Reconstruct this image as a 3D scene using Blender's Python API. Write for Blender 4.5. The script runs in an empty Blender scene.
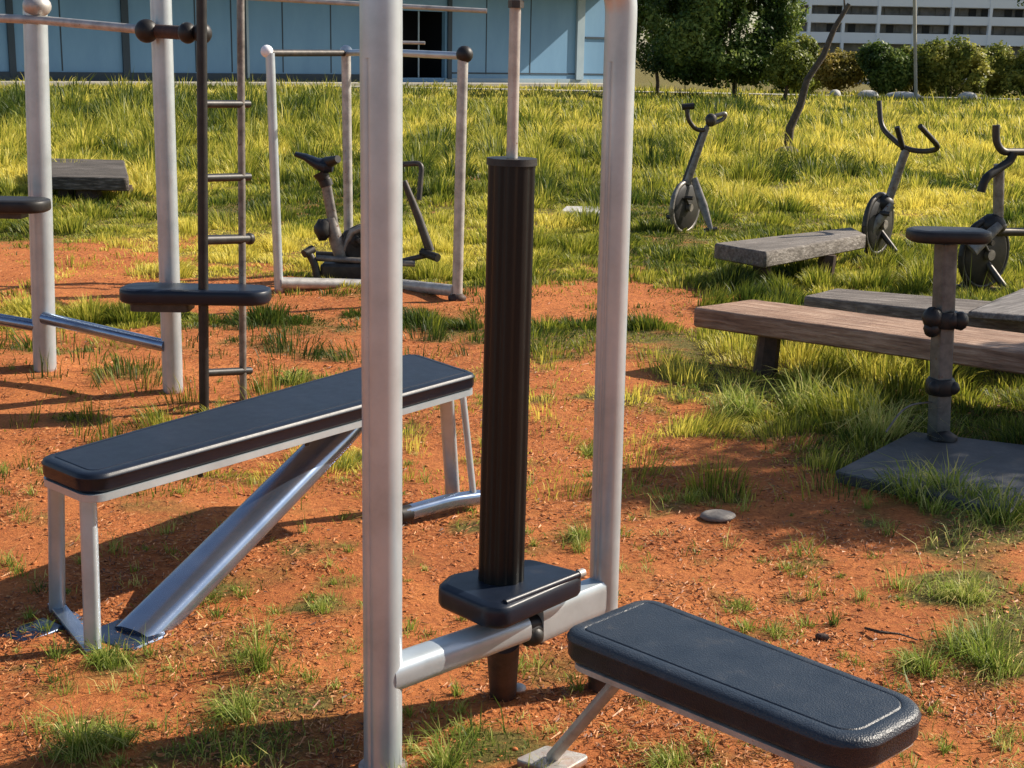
import bpy, bmesh, math, random
import numpy as np
from mathutils import Vector, Matrix
random.seed(7); rng = np.random.default_rng(11)
scene = bpy.context.scene
col = scene.collection
# ------------------------------------------------------------------ camera model
FPX = 1400.0; H = 1.6; TH = math.atan(330/FPX); RO = math.radians(1.07)
F_ = np.array([0, math.cos(TH), -math.sin(TH)]); U0 = np.array([0, math.sin(TH), math.cos(TH)]); R0 = np.array([1., 0, 0])
R_ = R0*math.cos(RO)+U0*math.sin(RO); U_ = U0*math.cos(RO)-R0*math.sin(RO)
CAM = np.array([0, 0, H])
def ray(u, v): return R_*((u-512)/FPX)-U_*((v-384)/FPX)+F_
def gz(u, v, z=0.0):
    d = ray(u, v); return Vector(CAM+d*((z-H)/d[2]))
def at(u, v, Y):
    d = ray(u, v); return Vector(CAM+d*(Y/d[1]))
def proj(x, y, z):
    q = np.stack([x, y, z-H], -1); w = np.maximum(q@F_, .05)
    return 512+FPX*(q@R_)/w, 384-FPX*(q@U_)/w
cd = bpy.data.cameras.new('camera'); cam = bpy.data.objects.new('camera', cd); col.objects.link(cam)
M = Matrix(((R_[0], U_[0], -F_[0], 0), (R_[1], U_[1], -F_[1], 0), (R_[2], U_[2], -F_[2], H), (0, 0, 0, 1)))
cam.matrix_world = M; cd.sensor_width = 36; cd.lens = FPX*36/1024; cd.clip_end = 3000; cd.clip_start = .05
scene.camera = cam
# ------------------------------------------------------------------ light
SAZ = math.atan2(.93, .36); SEL = math.radians(35)
sdir = Vector((math.sin(SAZ)*math.cos(SEL), math.cos(SAZ)*math.cos(SEL), math.sin(SEL)))
w = bpy.data.worlds.new('World'); scene.world = w; w.use_nodes = True
nt = w.node_tree; bg = nt.nodes['Background']; sky = nt.nodes.new('ShaderNodeTexSky')
sky.sky_type = 'NISHITA'; sky.sun_disc = False; sky.sun_elevation = SEL; sky.sun_rotation = SAZ
nt.links.new(sky.outputs[0], bg.inputs[0]); bg.inputs[1].default_value = .078
sl = bpy.data.lights.new('sun', 'SUN'); sl.energy = 5.0; sl.angle = math.radians(.5); sl.color = (1, .90, .76)
so = bpy.data.objects.new('sun', sl); col.objects.link(so); so.rotation_euler = sdir.to_track_quat('Z', 'Y').to_euler()
so.location = (5, 5, 20)
vs = scene.view_settings; vs.view_transform = 'Standard'; vs.look = 'None'; vs.gamma = 1; vs.exposure = 0.68
scene.render.engine = 'CYCLES'
# ------------------------------------------------------------------ tagging
def tag(o, label=None, cat=None, group=None, kind=None):
    if label: o['label'] = label
    if cat: o['category'] = cat
    if group: o['group'] = group
    if kind: o['kind'] = kind
    return o
def thing(name, loc, label, cat, group=None):
    o = bpy.data.objects.new(name, None); col.objects.link(o); o.location = loc
    o.empty_display_size = .1
    return tag(o, label, cat, group)
def root_loc(p):
    l = Vector((0, 0, 0))
    while p is not None: l = l+p.location; p = p.parent
    return l
# ------------------------------------------------------------------ noise in numpy
_P = rng.random((256, 256))
def vnoise(x, y):
    xi = np.floor(x).astype(int); yi = np.floor(y).astype(int); fx = x-xi; fy = y-yi
    fx = fx*fx*(3-2*fx); fy = fy*fy*(3-2*fy)
    g = lambda a, b: _P[a % 256, b % 256]
    return (g(xi, yi)*(1-fx)+g(xi+1, yi)*fx)*(1-fy)+(g(xi, yi+1)*(1-fx)+g(xi+1, yi+1)*fx)*fy
def fbm(x, y, o=4):
    s = 0; a = .5; t = 0
    for k in range(o):
        s = s+a*vnoise(x*2**k+17*k, y*2**k+31*k); t += a; a *= .5
    return s/t
def hgt(x, y):
    x = np.asarray(x, float); y = np.asarray(y, float)
    near = np.exp(-np.maximum(np.hypot(x, y)-9, 0)/12)
    return (fbm(x*1.3+50, y*1.3+9, 4)-.5)*.07*near + (fbm(x*6+3, y*6+5, 3)-.5)*.018*near
# ------------------------------------------------------------------ materials
def mat(name, base, rough=.5, metal=0., spec=.5):
    m = bpy.data.materials.new(name); m.use_nodes = True
    b = m.node_tree.nodes['Principled BSDF']
    b.inputs['Base Color'].default_value = (*base, 1); b.inputs['Roughness'].default_value = rough
    b.inputs['Metallic'].default_value = metal; b.inputs['Specular IOR Level'].default_value = spec
    return m
def N(m, t, **k):
    n = m.node_tree.nodes.new(t)
    for a, b in k.items(): setattr(n, a, b)
    return n
def L(m, a, b): m.node_tree.links.new(a, b)
def noise(m, scale, detail=4, rough=.6, vec=None, stretch=None):
    n = N(m, 'ShaderNodeTexNoise'); n.inputs['Scale'].default_value = scale; n.inputs['Detail'].default_value = detail; n.inputs['Roughness'].default_value = rough
    tc = N(m, 'ShaderNodeTexCoord'); src = tc.outputs['Object']
    if stretch:
        mp = N(m, 'ShaderNodeMapping'); mp.inputs['Scale'].default_value = stretch[:3]
        
        if len(stretch) > 3: mp.vector_type = 'TEXTURE'; mp.inputs['Scale'].default_value = tuple(1/q for q in stretch[:3]); mp.inputs['Rotation'].default_value = (0, 0, stretch[3])
        L(m, src, mp.inputs[0]); src = mp.outputs[0]
    L(m, src, n.inputs['Vector']); return n
def ramp(m, src, stops):
    r = N(m, 'ShaderNodeValToRGB'); L(m, src, r.inputs[0]); e = r.color_ramp.elements
    while len(e) < len(stops): e.new(.5)
    for i, (p, c) in enumerate(stops): e[i].position = p; e[i].color = (*c, 1) if len(c) == 3 else c
    return r
def bump(m, src, strength=.3, dist=.01, prev=None):
    b = N(m, 'ShaderNodeBump'); b.inputs['Strength'].default_value = strength; b.inputs['Distance'].default_value = dist
    L(m, src, b.inputs['Height'])
    if prev: L(m, prev.outputs[0], b.inputs['Normal'])
    return b
def mixc(m, fac, a, b, mode='MIX'):
    x = N(m, 'ShaderNodeMix', data_type='RGBA', blend_type=mode)
    if isinstance(fac, (int, float)): x.inputs[0].default_value = fac
    else: L(m, fac, x.inputs[0])
    for s, i in ((a, 6), (b, 7)):
        if isinstance(s, tuple): x.inputs[i].default_value = (*s, 1)
        else: L(m, s, x.inputs[i])
    return x.outputs[2]
def P(m): return m.node_tree.nodes['Principled BSDF']
def worn(name, stops, rough=(.3, .5), metal=0., scale=12, fine=150, bs=.15, bd=.002, spec=.5, stretch=None, spots=None):
    m = mat(name, stops[0][1], .5, metal, spec); p = P(m)
    n = noise(m, scale, 6, .65, stretch=stretch); c = ramp(m, n.outputs[0], stops).outputs[0]
    if spots:
        s = noise(m, spots[0], 5, .7); f = ramp(m, s.outputs[0], [(spots[1], (0, 0, 0)), (spots[1]+.05, (1, 1, 1))])
        c = mixc(m, f.outputs[0], c, spots[2])
    L(m, c, p.inputs['Base Color'])
    r = N(m, 'ShaderNodeMapRange'); r.inputs[3].default_value = rough[0]; r.inputs[4].default_value = rough[1]
    n2 = noise(m, scale*3, 5, .7); L(m, n2.outputs[0], r.inputs[0]); L(m, r.outputs[0], p.inputs['Roughness'])
    n3 = noise(m, fine, 3, .6); b = bump(m, n3.outputs[0], bs, bd); L(m, b.outputs[0], p.inputs['Normal'])
    return m
SIL = worn('silver_paint', [(.3, (.40, .45, .48)), (.55, (.49, .55, .59)), (.8, (.56, .62, .66))], (.27, .42), .45, 7, 260, .08, .0005, spots=(28, .71, (.22, .13, .08)))
SILD = worn('dusty_silver', [(.3, (.30, .28, .26)), (.6, (.50, .48, .45)), (.8, (.56, .54, .51))], (.35, .6), .4, 14, 200, .2, .001, spots=(40, .64, (.20, .10, .06)))
CHR = worn('scuffed_steel', [(.3, (.20, .27, .40)), (.7, (.34, .41, .53))], (.18, .30), .85, 5, 300, .02, .0003)
PAD = worn('black_vinyl', [(.3, (.005, .009, .018)), (.6, (.008, .013, .026)), (.8, (.028, .030, .036))], (.30, .48), 0, 9, 420, .25, .0009, .38, spots=(7, .68, (.05, .035, .028)))
STPM = worn('dark_grey_post', [(.3, (.06, .065, .065)), (.55, (.13, .135, .13)), (.8, (.20, .20, .19))], (.4, .65), .3, 16, 200, .3, .001, spots=(30, .66, (.12, .06, .035)))
def mud(m, top=.16):
    p = P(m); src = p.inputs['Base Color'].links[0].from_socket
    tc = N(m, 'ShaderNodeTexCoord'); sx = N(m, 'ShaderNodeSeparateXYZ'); L(m, tc.outputs['Object'], sx.inputs[0])
    n = noise(m, 26, 5, .75); a = N(m, 'ShaderNodeMath', operation='MULTIPLY_ADD'); L(m, sx.outputs[2], a.inputs[0]); a.inputs[1].default_value = -1/top; L(m, n.outputs[0], a.inputs[2])
    f = ramp(m, a.outputs[0], [(.05, (0, 0, 0)), (.5, (.8, .8, .8))]); L(m, mixc(m, f.outputs[0], src, (.36, .13, .055)), p.inputs['Base Color'])
mud(SIL, .05); mud(SILD, .035)
NAVY = worn('navy_metal', [(.3, (.012, .022, .05)), (.7, (.03, .05, .10))], (.2, .4), .5, 12, 200, .1, .001)
def grain_vinyl():
    m = mat('grained_vinyl', (.02, .03, .045), .4, 0, .5); p = P(m)
    v = N(m, 'ShaderNodeTexVoronoi'); v.inputs['Scale'].default_value = 260; tc = N(m, 'ShaderNodeTexCoord'); L(m, tc.outputs['Object'], v.inputs['Vector'])
    n = noise(m, 14, 5, .6); c = ramp(m, n.outputs[0], [(.3, (.010, .016, .027)), (.6, (.018, .027, .042)), (.8, (.06, .060, .062))]); L(m, c.outputs[0], p.inputs['Base Color'])
    rr = ramp(m, n.outputs[0], [(.3, (.30,)*3), (.7, (.46,)*3)]); L(m, rr.outputs[0], p.inputs['Roughness'])
    n2 = noise(m, 330, 3, .7); b1 = bump(m, v.outputs['Distance'], .6, .0014); b2 = bump(m, n2.outputs[0], .5, .0016, b1); L(m, b2.outputs[0], p.inputs['Normal'])
    return m
GRAIN = grain_vinyl()
LADM = worn('black_ladder_metal', [(.3, (.012, .012, .013)), (.7, (.035, .032, .030))], (.35, .55), .3, 18, 200, .3, .001)
BLK = worn('black_foam', [(.3, (.010, .009, .009)), (.7, (.022, .020, .019))], (.38, .6), 0, 20, 300, .3, .001, .4)
COLM = worn('black_tube', [(.3, (.0035, .004, .0045)), (.7, (.007, .0075, .008))], (.30, .45), 0, 6, 300, .15, .0008, .28, stretch=(3, 3, .4))
DMET = worn('dark_metal', [(.3, (.035, .032, .030)), (.6, (.07, .062, .055)), (.8, (.13, .09, .07))], (.35, .6), .5, 18, 200, .3, .001)
AGED = worn('aged_grey_metal', [(.3, (.10, .09, .08)), (.55, (.24, .22, .20)), (.8, (.36, .34, .31))], (.35, .6), .5, 16, 200, .3, .001, spots=(30, .62, (.12, .06, .035)))
DRBR = worn('dark_rust_brown', [(.3, (.03, .018, .014)), (.6, (.07, .038, .028)), (.8, (.14, .09, .065))], (.5, .8), .2, 20, 150, .4, .002)
CONC = worn('concrete_plate', [(.3, (.035, .036, .038)), (.6, (.065, .067, .070)), (.8, (.12, .11, .10))], (.5, .8), 0, 6, 120, .4, .003)
POSTB = worn('weathered_post', [(.3, (.09, .08, .07)), (.6, (.17, .155, .14)), (.8, (.26, .24, .22))], (.5, .75), .1, 10, 160, .4, .002, stretch=(4, 4, .5))
def wood(name, a, b, c, ang, sc=1.0):
    m = mat(name, a, .75, 0, .3); p = P(m)
    n = noise(m, 9*sc, 8, .7, stretch=(.35, 5.5, 5, ang)); cr = ramp(m, n.outputs[0], [(.28, a), (.5, b), (.72, c)])
    n2 = noise(m, 3, 4, .6); f = ramp(m, n2.outputs[0], [(.4, (0, 0, 0)), (.7, (1, 1, 1))])
    L(m, mixc(m, f.outputs[0], cr.outputs[0], mixc(m, .5, cr.outputs[0], a)), p.inputs['Base Color'])
    n3 = noise(m, 22*sc, 6, .7, stretch=(.3, 8, 8, ang)); b1 = bump(m, n.outputs[0], 1.0, .014); b2 = bump(m, n3.outputs[0], .9, .007, b1)
    L(m, b2.outputs[0], p.inputs['Normal']); return m
WBR = wood('worn_brown_wood', (.10, .05, .035), (.40, .25, .17), (.70, .52, .40), -.62)
WGR = wood('grey_wood', (.05, .042, .036), (.19, .16, .14), (.42, .38, .34), -.35)
WGM = wood('grey_wood_low', (.05, .042, .036), (.22, .19, .165), (.46, .42, .38), .5)
WGR2 = wood('grey_wood_cross', (.08, .07, .065), (.21, .19, .18), (.42, .39, .36), .75)
WDKW = wood('dark_old_wood', (.03, .025, .02), (.10, .085, .07), (.34, .30, .27), .1)
def soil_mat():
    m = mat('red_soil', (.4, .15, .06), .92, 0, .15); p = P(m)
    n1 = noise(m, 1.3, 7, .66, stretch=(.55, 1.5, 1)); n2 = noise(m, 9, 8, .7); n3 = noise(m, 55, 6, .75); n4 = noise(m, 190, 3, .7)
    c1 = ramp(m, n1.outputs[0], [(.34, (.17, .048, .020)), (.5, (.44, .138, .042)), (.64, (.70, .27, .085))])
    c2 = ramp(m, n2.outputs[0], [(.30, (.14, .045, .022)), (.45, (.42, .135, .048)), (.58, (.60, .205, .062)), (.72, (.78, .31, .10))])
    c3 = ramp(m, n3.outputs[0], [(.30, (.08, .032, .018)), (.45, (.42, .135, .048)), (.56, (.60, .205, .064)), (.70, (.86, .38, .13))])
    c = mixc(m, .5, c1.outputs[0], c2.outputs[0]); c = mixc(m, .5, c, c3.outputs[0])
    at_ = N(m, 'ShaderNodeAttribute', attribute_name='g')
    g1 = ramp(m, n3.outputs[0], [(.3, (.05, .042, .014)), (.55, (.17, .14, .040)), (.75, (.38, .29, .085))])
    ma = N(m, 'ShaderNodeMath', operation='MULTIPLY_ADD'); L(m, n2.outputs[0], ma.inputs[0]); ma.inputs[1].default_value = .9; L(m, at_.outputs['Fac'], ma.inputs[2])
    mdv = N(m, 'ShaderNodeMath', operation='DIVIDE'); L(m, ma.outputs[0], mdv.inputs[0]); mdv.inputs[1].default_value = 1.5; fr = ramp(m, mdv.outputs[0], [(.45, (0, 0, 0)), (.85, (1, 1, 1))])
    c = mixc(m, fr.outputs[0], c, g1.outputs[0]); L(m, c, p.inputs['Base Color'])
    b0 = bump(m, n2.outputs[0], .6, .045); b1 = bump(m, n3.outputs[0], .75, .016, b0); b2 = bump(m, n4.outputs[0], .6, .005, b1)
    L(m, b2.outputs[0], p.inputs['Normal']); return m
SOIL = soil_mat()
def clod_mat():
    m = mat('soil_clod', (.4, .15, .06), .95, 0, .1); p = P(m)
    n3 = noise(m, 18, 4, .7); c3 = ramp(m, n3.outputs[0], [(.3, (.22, .075, .034)), (.5, (.46, .16, .06)), (.7, (.62, .28, .12))])
    L(m, c3.outputs[0], p.inputs['Base Color']); n4 = noise(m, 200, 3, .7); b = bump(m, n4.outputs[0], .5, .003); L(m, b.outputs[0], p.inputs['Normal']); return m
CLOD = clod_mat()
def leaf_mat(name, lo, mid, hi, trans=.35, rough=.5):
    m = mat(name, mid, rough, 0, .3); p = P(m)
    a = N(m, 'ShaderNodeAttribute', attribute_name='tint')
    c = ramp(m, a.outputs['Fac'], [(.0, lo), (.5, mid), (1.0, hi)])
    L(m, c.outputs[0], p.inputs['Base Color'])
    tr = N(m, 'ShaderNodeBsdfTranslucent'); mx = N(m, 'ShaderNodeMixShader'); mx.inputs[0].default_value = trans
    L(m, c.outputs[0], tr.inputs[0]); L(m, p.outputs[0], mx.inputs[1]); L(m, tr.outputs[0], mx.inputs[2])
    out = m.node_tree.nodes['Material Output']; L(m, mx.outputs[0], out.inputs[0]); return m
GRASS = leaf_mat('grass_blades', (.045, .080, .012), (.30, .32, .032), (.78, .66, .12), .45)
TUFT = leaf_mat('tuft_blades', (.06, .11, .018), (.27, .35, .05), (.70, .62, .22), .42)
LDK = leaf_mat('dark_leaves', (.03, .06, .013), (.095, .155, .026), (.28, .34, .08), .36)
LLT = leaf_mat('light_leaves', (.08, .11, .018), (.22, .26, .04), (.42, .42, .09), .45)
LOL = leaf_mat('olive_leaves', (.06, .09, .018), (.20, .235, .042), (.46, .43, .09), .45)
LRD = leaf_mat('russet_leaves', (.09, .09, .02), (.28, .24, .05), (.52, .38, .10), .45)
BARK = worn('bark', [(.3, (.035, .025, .018)), (.7, (.11, .08, .06))], (.8, .95), 0, 12, 60, .8, .02)
DEAD = worn('dead_bark', [(.3, (.035, .028, .022)), (.7, (.12, .09, .07))], (.7, .95), 0, 8, 60, .8, .02)
BLUE = worn('blue_cladding', [(.3, (.14, .29, .46)), (.7, (.19, .36, .53))], (.4, .6), .0, .6, 6, .1, .01, stretch=(1, 1, .3))
BLUL = worn('pale_blue_trim', [(.3, (.30, .40, .47)), (.7, (.40, .50, .55))], (.4, .6), .0, 1, 6, .1, .01)
SEAM = mat('dark_seam', (.03, .05, .07), .6)
DGLS = mat('dark_doorway', (.012, .014, .018), .5)
WHT = worn('white_render', [(.3, (.78, .80, .84)), (.7, (.84, .86, .90))], (.6, .8), 0, .4, 3, .1, .02)
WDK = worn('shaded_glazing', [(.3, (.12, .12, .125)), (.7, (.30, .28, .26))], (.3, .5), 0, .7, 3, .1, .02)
PATH = worn('pale_concrete', [(.3, (.36, .33, .27)), (.7, (.48, .45, .38))], (.8, .9), 0, .8, 5, .2, .02)
STON = worn('grey_stone', [(.3, (.13, .11, .10)), (.7, (.27, .24, .21))], (.6, .85), 0, 25, 120, .5, .004)
WST = worn('pale_rock', [(.3, (.38, .37, .35)), (.7, (.58, .56, .53))], (.7, .9), 0, 2, 20, .5, .03)
# ------------------------------------------------------------------ mesh builder
class MB:
    def __init__(s): s.v = []; s.f = []
    def add(s, vs_, fs_):
        o = len(s.v); s.v += [tuple(v) for v in vs_]; s.f += [tuple(i+o for i in f) for f in fs_]
    def tube(s, pts, r, n=16, prof=None, cap=True, up=None):
        pts = [Vector(p) for p in pts]; m = len(pts); rs = r if isinstance(r, (list, tuple)) else [r]*m
        tans = [((pts[min(i+1, m-1)]-pts[max(i-1, 0)]).normalized()) for i in range(m)]
        t0 = tans[0]; a = Vector(up) if up else (Vector((1, 0, 0)) if abs(t0.x) < .8 else Vector((0, 0, 1)))
        nx = (a-t0*a.dot(t0)).normalized(); vv = []
        for i in range(m):
            t = tans[i]; nx = (nx-t*nx.dot(t)).normalized(); ny = t.cross(nx)
            for k in range(n):
                th = 2*math.pi*k/n; q = prof(th) if prof else (math.cos(th), math.sin(th))
                vv.append(pts[i]+nx*q[0]*rs[i]+ny*q[1]*rs[i])
        ff = [(i*n+k, i*n+(k+1) % n, (i+1)*n+(k+1) % n, (i+1)*n+k) for i in range(m-1) for k in range(n)]
        if cap: ff += [tuple(range(n-1, -1, -1)), tuple((m-1)*n+k for k in range(n))]
        s.add(vv, ff); return s
    def box(s, c, size, rot=None):
        c = Vector(c); h = [x/2 for x in size]; R = rot or Matrix.Identity(3)
        vv = [c+R@Vector((sx*h[0], sy*h[1], sz*h[2])) for sx in (-1, 1) for sy in (-1, 1) for sz in (-1, 1)]
        s.add(vv, [(0, 1, 3, 2), (4, 6, 7, 5), (0, 4, 5, 1), (2, 3, 7, 6), (0, 2, 6, 4), (1, 5, 7, 3)]); return s
    def bar(s, a, b, w, h, up=(0, 0, 1), bev=.004):
        n = 20
        def prof(th):
            c, d = math.cos(th), math.sin(th); k = 1/(abs(c)**8+abs(d)**8)**(1/8); return (c*k*h/2, d*k*w/2)
        a = Vector(a); b = Vector(b); return s.tube([a, b], 1.0, 24, prof, True, up)
    def ball(s, c, r, sc=(1, 1, 1), n=14, jit=0, rot=None):
        c = Vector(c); vv = []; ff = []; m = n//2; R = rot or Matrix.Identity(3)
        for i in range(m+1):
            ph = math.pi*i/m
            for k in range(n):
                th = 2*math.pi*k/n; rr = r*(1+random.uniform(-jit, jit)*(0 if i in (0, m) else 1))
                vv.append(c+R@Vector((rr*sc[0]*math.sin(ph)*math.cos(th), rr*sc[1]*math.sin(ph)*math.sin(th), rr*sc[2]*math.cos(ph))))
        for i in range(m):
            for k in range(n): ff.append((i*n+k, (i+1)*n+k, (i+1)*n+(k+1) % n, i*n+(k+1) % n))
        s.add(vv, ff); return s
    def slab(s, poly, prof):
        """poly: dense closed outline of (x,y); prof: list of (inset, z) rings from the bottom to the top; z may be a function of (x,y)"""
        n = len(poly); pv = [Vector(p).to_2d() if len(p) == 2 else Vector((p[0], p[1])) for p in poly]
        area = sum(pv[i].x*pv[(i+1) % n].y-pv[(i+1) % n].x*pv[i].y for i in range(n))
        if area < 0: pv.reverse()
        nr = []
        for i in range(n):
            t = (pv[(i+1) % n]-pv[i-1]).normalized(); nr.append(Vector((-t.y, t.x)))
        vv = [(*(pv[i]+nr[i]*ins), z) for ins, z in prof for i in range(n)]
        ff = [(j*n+i, j*n+(i+1) % n, (j+1)*n+(i+1) % n, (j+1)*n+i) for j in range(len(prof)-1) for i in range(n)]
        ff += [tuple(range(n-1, -1, -1)), tuple((len(prof)-1)*n+i for i in range(n))]
        s.add(vv, ff); return s
    def build(s, name, m, parent=None, angle=40, label=None):
        l = root_loc(parent) if parent else Vector((0, 0, 0))
        me = bpy.data.meshes.new(name); me.from_pydata([(v[0]-l.x, v[1]-l.y, v[2]-l.z) for v in s.v], [], s.f)
        bm = bmesh.new(); bm.from_mesh(me); bmesh.ops.remove_doubles(bm, verts=bm.verts, dist=1e-5); bmesh.ops.recalc_face_normals(bm, faces=bm.faces); bm.to_mesh(me); bm.free()
        me.shade_smooth() if hasattr(me, 'shade_smooth') else None
        me.polygons.foreach_set('use_smooth', [True]*len(me.polygons)); me.set_sharp_from_angle(angle=math.radians(angle))
        me.materials.append(m); o = bpy.data.objects.new(name, me); col.objects.link(o)
        if parent: o.parent = parent
        if label: o['label'] = label
        return o
def fillet(poly, r, n=7):
    out = []; m = len(poly); rs = r if isinstance(r, (list, tuple)) else [r]*m
    for i in range(m):
        p = Vector(poly[i][:2]); a = Vector(poly[i-1][:2])-p; b = Vector(poly[(i+1) % m][:2])-p
        an = a.normalized(); bn = b.normalized(); ang = an.angle(bn); d = min(rs[i]/math.tan(ang/2), a.length*.48, b.length*.48)
        rr = d*math.tan(ang/2); c = p+(an+bn).normalized()*(rr/math.sin(ang/2))
        s0 = p+an*d-c; s1 = p+bn*d-c; a0 = math.atan2(s0.y, s0.x); a1 = math.atan2(s1.y, s1.x); da = (a1-a0+math.pi) % (2*math.pi)-math.pi
        for k in range(n+1):
            t = a0+da*k/n; out.append((c.x+rr*math.cos(t), c.y+rr*math.sin(t)))
    # subdivide long straight runs
    res = []
    for i in range(len(out)):
        p = Vector(out[i]); q = Vector(out[(i+1) % len(out)]); k = max(1, int((q-p).length/.08))
        for j in range(k): res.append(tuple(p.lerp(q, j/k)))
    return res
def pad_prof(z1, th, b=.018, welt=True):
    z0 = z1-th; pr = [(b*.7, z0), (b*.25, z0+b*.25), (0, z0+b*.7)]
    pr += [(0, z1-b*1.1)]
    if welt: pr += [(-.0025, z1-b*1.0), (-.003, z1-b*.8), (.0005, z1-b*.62)]
    for k in range(1, 6):
        t = k/5*math.pi/2; pr.append((b*(1-math.cos(t))*1.0+.0005, z1-b*.6+b*.5*math.sin(t)))
    if welt: pr += [(b+.012, z1-.0005), (b+.0145, z1-.0028), (b+.017, z1)]
    pr[-1] = (pr[-1][0], z1)
    pr += [(pr[-1][0]+.002, z1)]
    return pr
def arc_path(pts, r, n=6):
    """round the inner corners of a 3D polyline"""
    pts = [Vector(p) for p in pts]; out = [pts[0]]
    for i in range(1, len(pts)-1):
        p = pts[i]; a = pts[i-1]-p; b = pts[i+1]-p; d = min(r, a.length*.49, b.length*.49)
        A = p+a.normalized()*d; B = p+b.normalized()*d
        for k in range(n+1):
            t = k/n; out.append(A*(1-t)**2+p*2*t*(1-t)+B*t*t)
    out.append(pts[-1]); return out
def oval(w=1., h=1., e=2.):
    def f(th):
        c, s = math.cos(th), math.sin(th); k = 1/(abs(c)**e+abs(s)**e)**(1/e); return (c*k*w, s*k*h)
    return f
def grooved(th):
    k = 1.0
    for g0 in (.9, .9+math.pi): k -= .10*math.exp(-((math.atan2(math.sin(th-g0), math.cos(th-g0)))/.10)**2)
    return (math.cos(th)*k, math.sin(th)*k)
def fluted(th): k = 1-.085*(.5+.5*math.cos(10*th))**3; return (math.cos(th)*k, math.sin(th)*k)

# ================================================================== grass density, seen from the photo's layout
ADD = [  # u, v, ru, rv, density
 (180, 271, 55, 8, .9), (40, 318, 90, 11, .75), (150, 316, 60, 10, .6), (300, 322, 110, 12, .6), (440, 326, 55, 16, .7), (240, 398, 60, 10, .25), (20, 350, 60, 10, .35),
 (545, 338, 75, 13, .95), (650, 335, 60, 16, .95), (720, 370, 60, 26, 1.0), (800, 395, 90, 32, .85), (690, 428, 60, 9, .7), (745, 430, 45, 10, .7), (860, 425, 60, 24, .8), (950, 400, 110, 60, 1),
 (590, 400, 40, 8, .55), (585, 445, 20, 10, .55), (300, 376, 28, 9, .8), (345, 458, 38, 14, .6), (415, 440, 30, 8, .25), (330, 352, 60, 5, .5), (120, 374, 30, 7, .4),
 (205, 590, 32, 16, .7), (200, 640, 70, 12, .35), (262, 663, 22, 14, .6), (240, 715, 42, 20, .6), (320, 608, 34, 12, .6), (310, 705, 40, 14, .5), (345, 582, 22, 10, .5), (230, 755, 60, 18, .6), (300, 550, 25, 7, .4),
 (115, 665, 40, 14, .6), (85, 740, 55, 26, .6), (25, 695, 25, 8, .4), (455, 755, 45, 22, .6), (490, 735, 60, 14, .45), (560, 670, 70, 18, .45), (520, 740, 60, 14, .5), (410, 535, 20, 8, .4), (660, 755, 50, 16, .6), (770, 755, 50, 10, .5),
 (590, 530, 34, 10, .6), (640, 545, 30, 6, .3), (690, 495, 28, 8, .6), (735, 498, 24, 7, .5), (707, 555, 26, 8, .5), (805, 566, 34, 8, .5), (738, 603, 28, 9, .5), (775, 632, 34, 9, .5), (700, 590, 20, 5, .3),
 (965, 545, 50, 26, .6), (960, 590, 55, 24, .8), (960, 662, 75, 36, .7), (1010, 640, 50, 30, .8), (880, 655, 40, 10, .4), (1010, 520, 60, 22, .8), (935, 500, 70, 18, .9), (870, 640, 20, 8, .3), (930, 720, 80, 26, .35), (800, 455, 60, 14, .6), (850, 465, 50, 10, .6), (650, 405, 30, 8, .4)]
SUB = [(75, 268, 105, 24, .85), (20, 300, 70, 6, .7), (250, 290, 70, 16, .7), (610, 300, 110, 17, .9), (690, 305, 60, 14, .8), (600, 268, 40, 8, .3), (150, 300, 90, 10, .6), (430, 296, 70, 10, .35), (850, 445, 60, 8, .3), (200, 240, 60, 8, .35)]
_pr = random.Random(21)
for _ in range(130): ADD.append((_pr.uniform(-60, 1080), 345+_pr.random()**1.2*420, _pr.uniform(10, 34), _pr.uniform(4, 10), _pr.uniform(.2, .5)))
def field_edge(u):
    return np.interp(u, [-200, 0, 150, 300, 480, 600, 690, 740, 850, 1024, 1300], [245, 248, 262, 285, 300, 285, 300, 400, 425, 445, 460])
def dens(x, y):
    u, v = proj(x, y, np.zeros_like(x))
    nz = fbm(x*2.2+5, y*2.2+8, 4)-.5; n2 = fbm(x*7+1, y*7, 3)-.5
    e = field_edge(u); wdt = 34+.10*np.abs(e-200)
    d = np.clip((e-v)/wdt+.5, 0, 1)
    vj = v+nz*18; uj = u+n2*30
    for (a, b, ra, rb, k) in ADD: d = d+k*1.25*np.exp(-(((uj-a)/ra)**2+((vj-b)/rb)**2)**1.5)
    for (a, b, ra, rb, k) in SUB: d = d-k*np.exp(-(((uj-a)/ra)**2+((vj-b)/rb)**2)**1.5)
    d = d+nz*1.0*(v > 170)+n2*1.5*(v > 170)
    far = y > 75
    return np.clip(np.where(far | (np.abs(x) > 30), 1.4, d), 0, 1)

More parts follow.
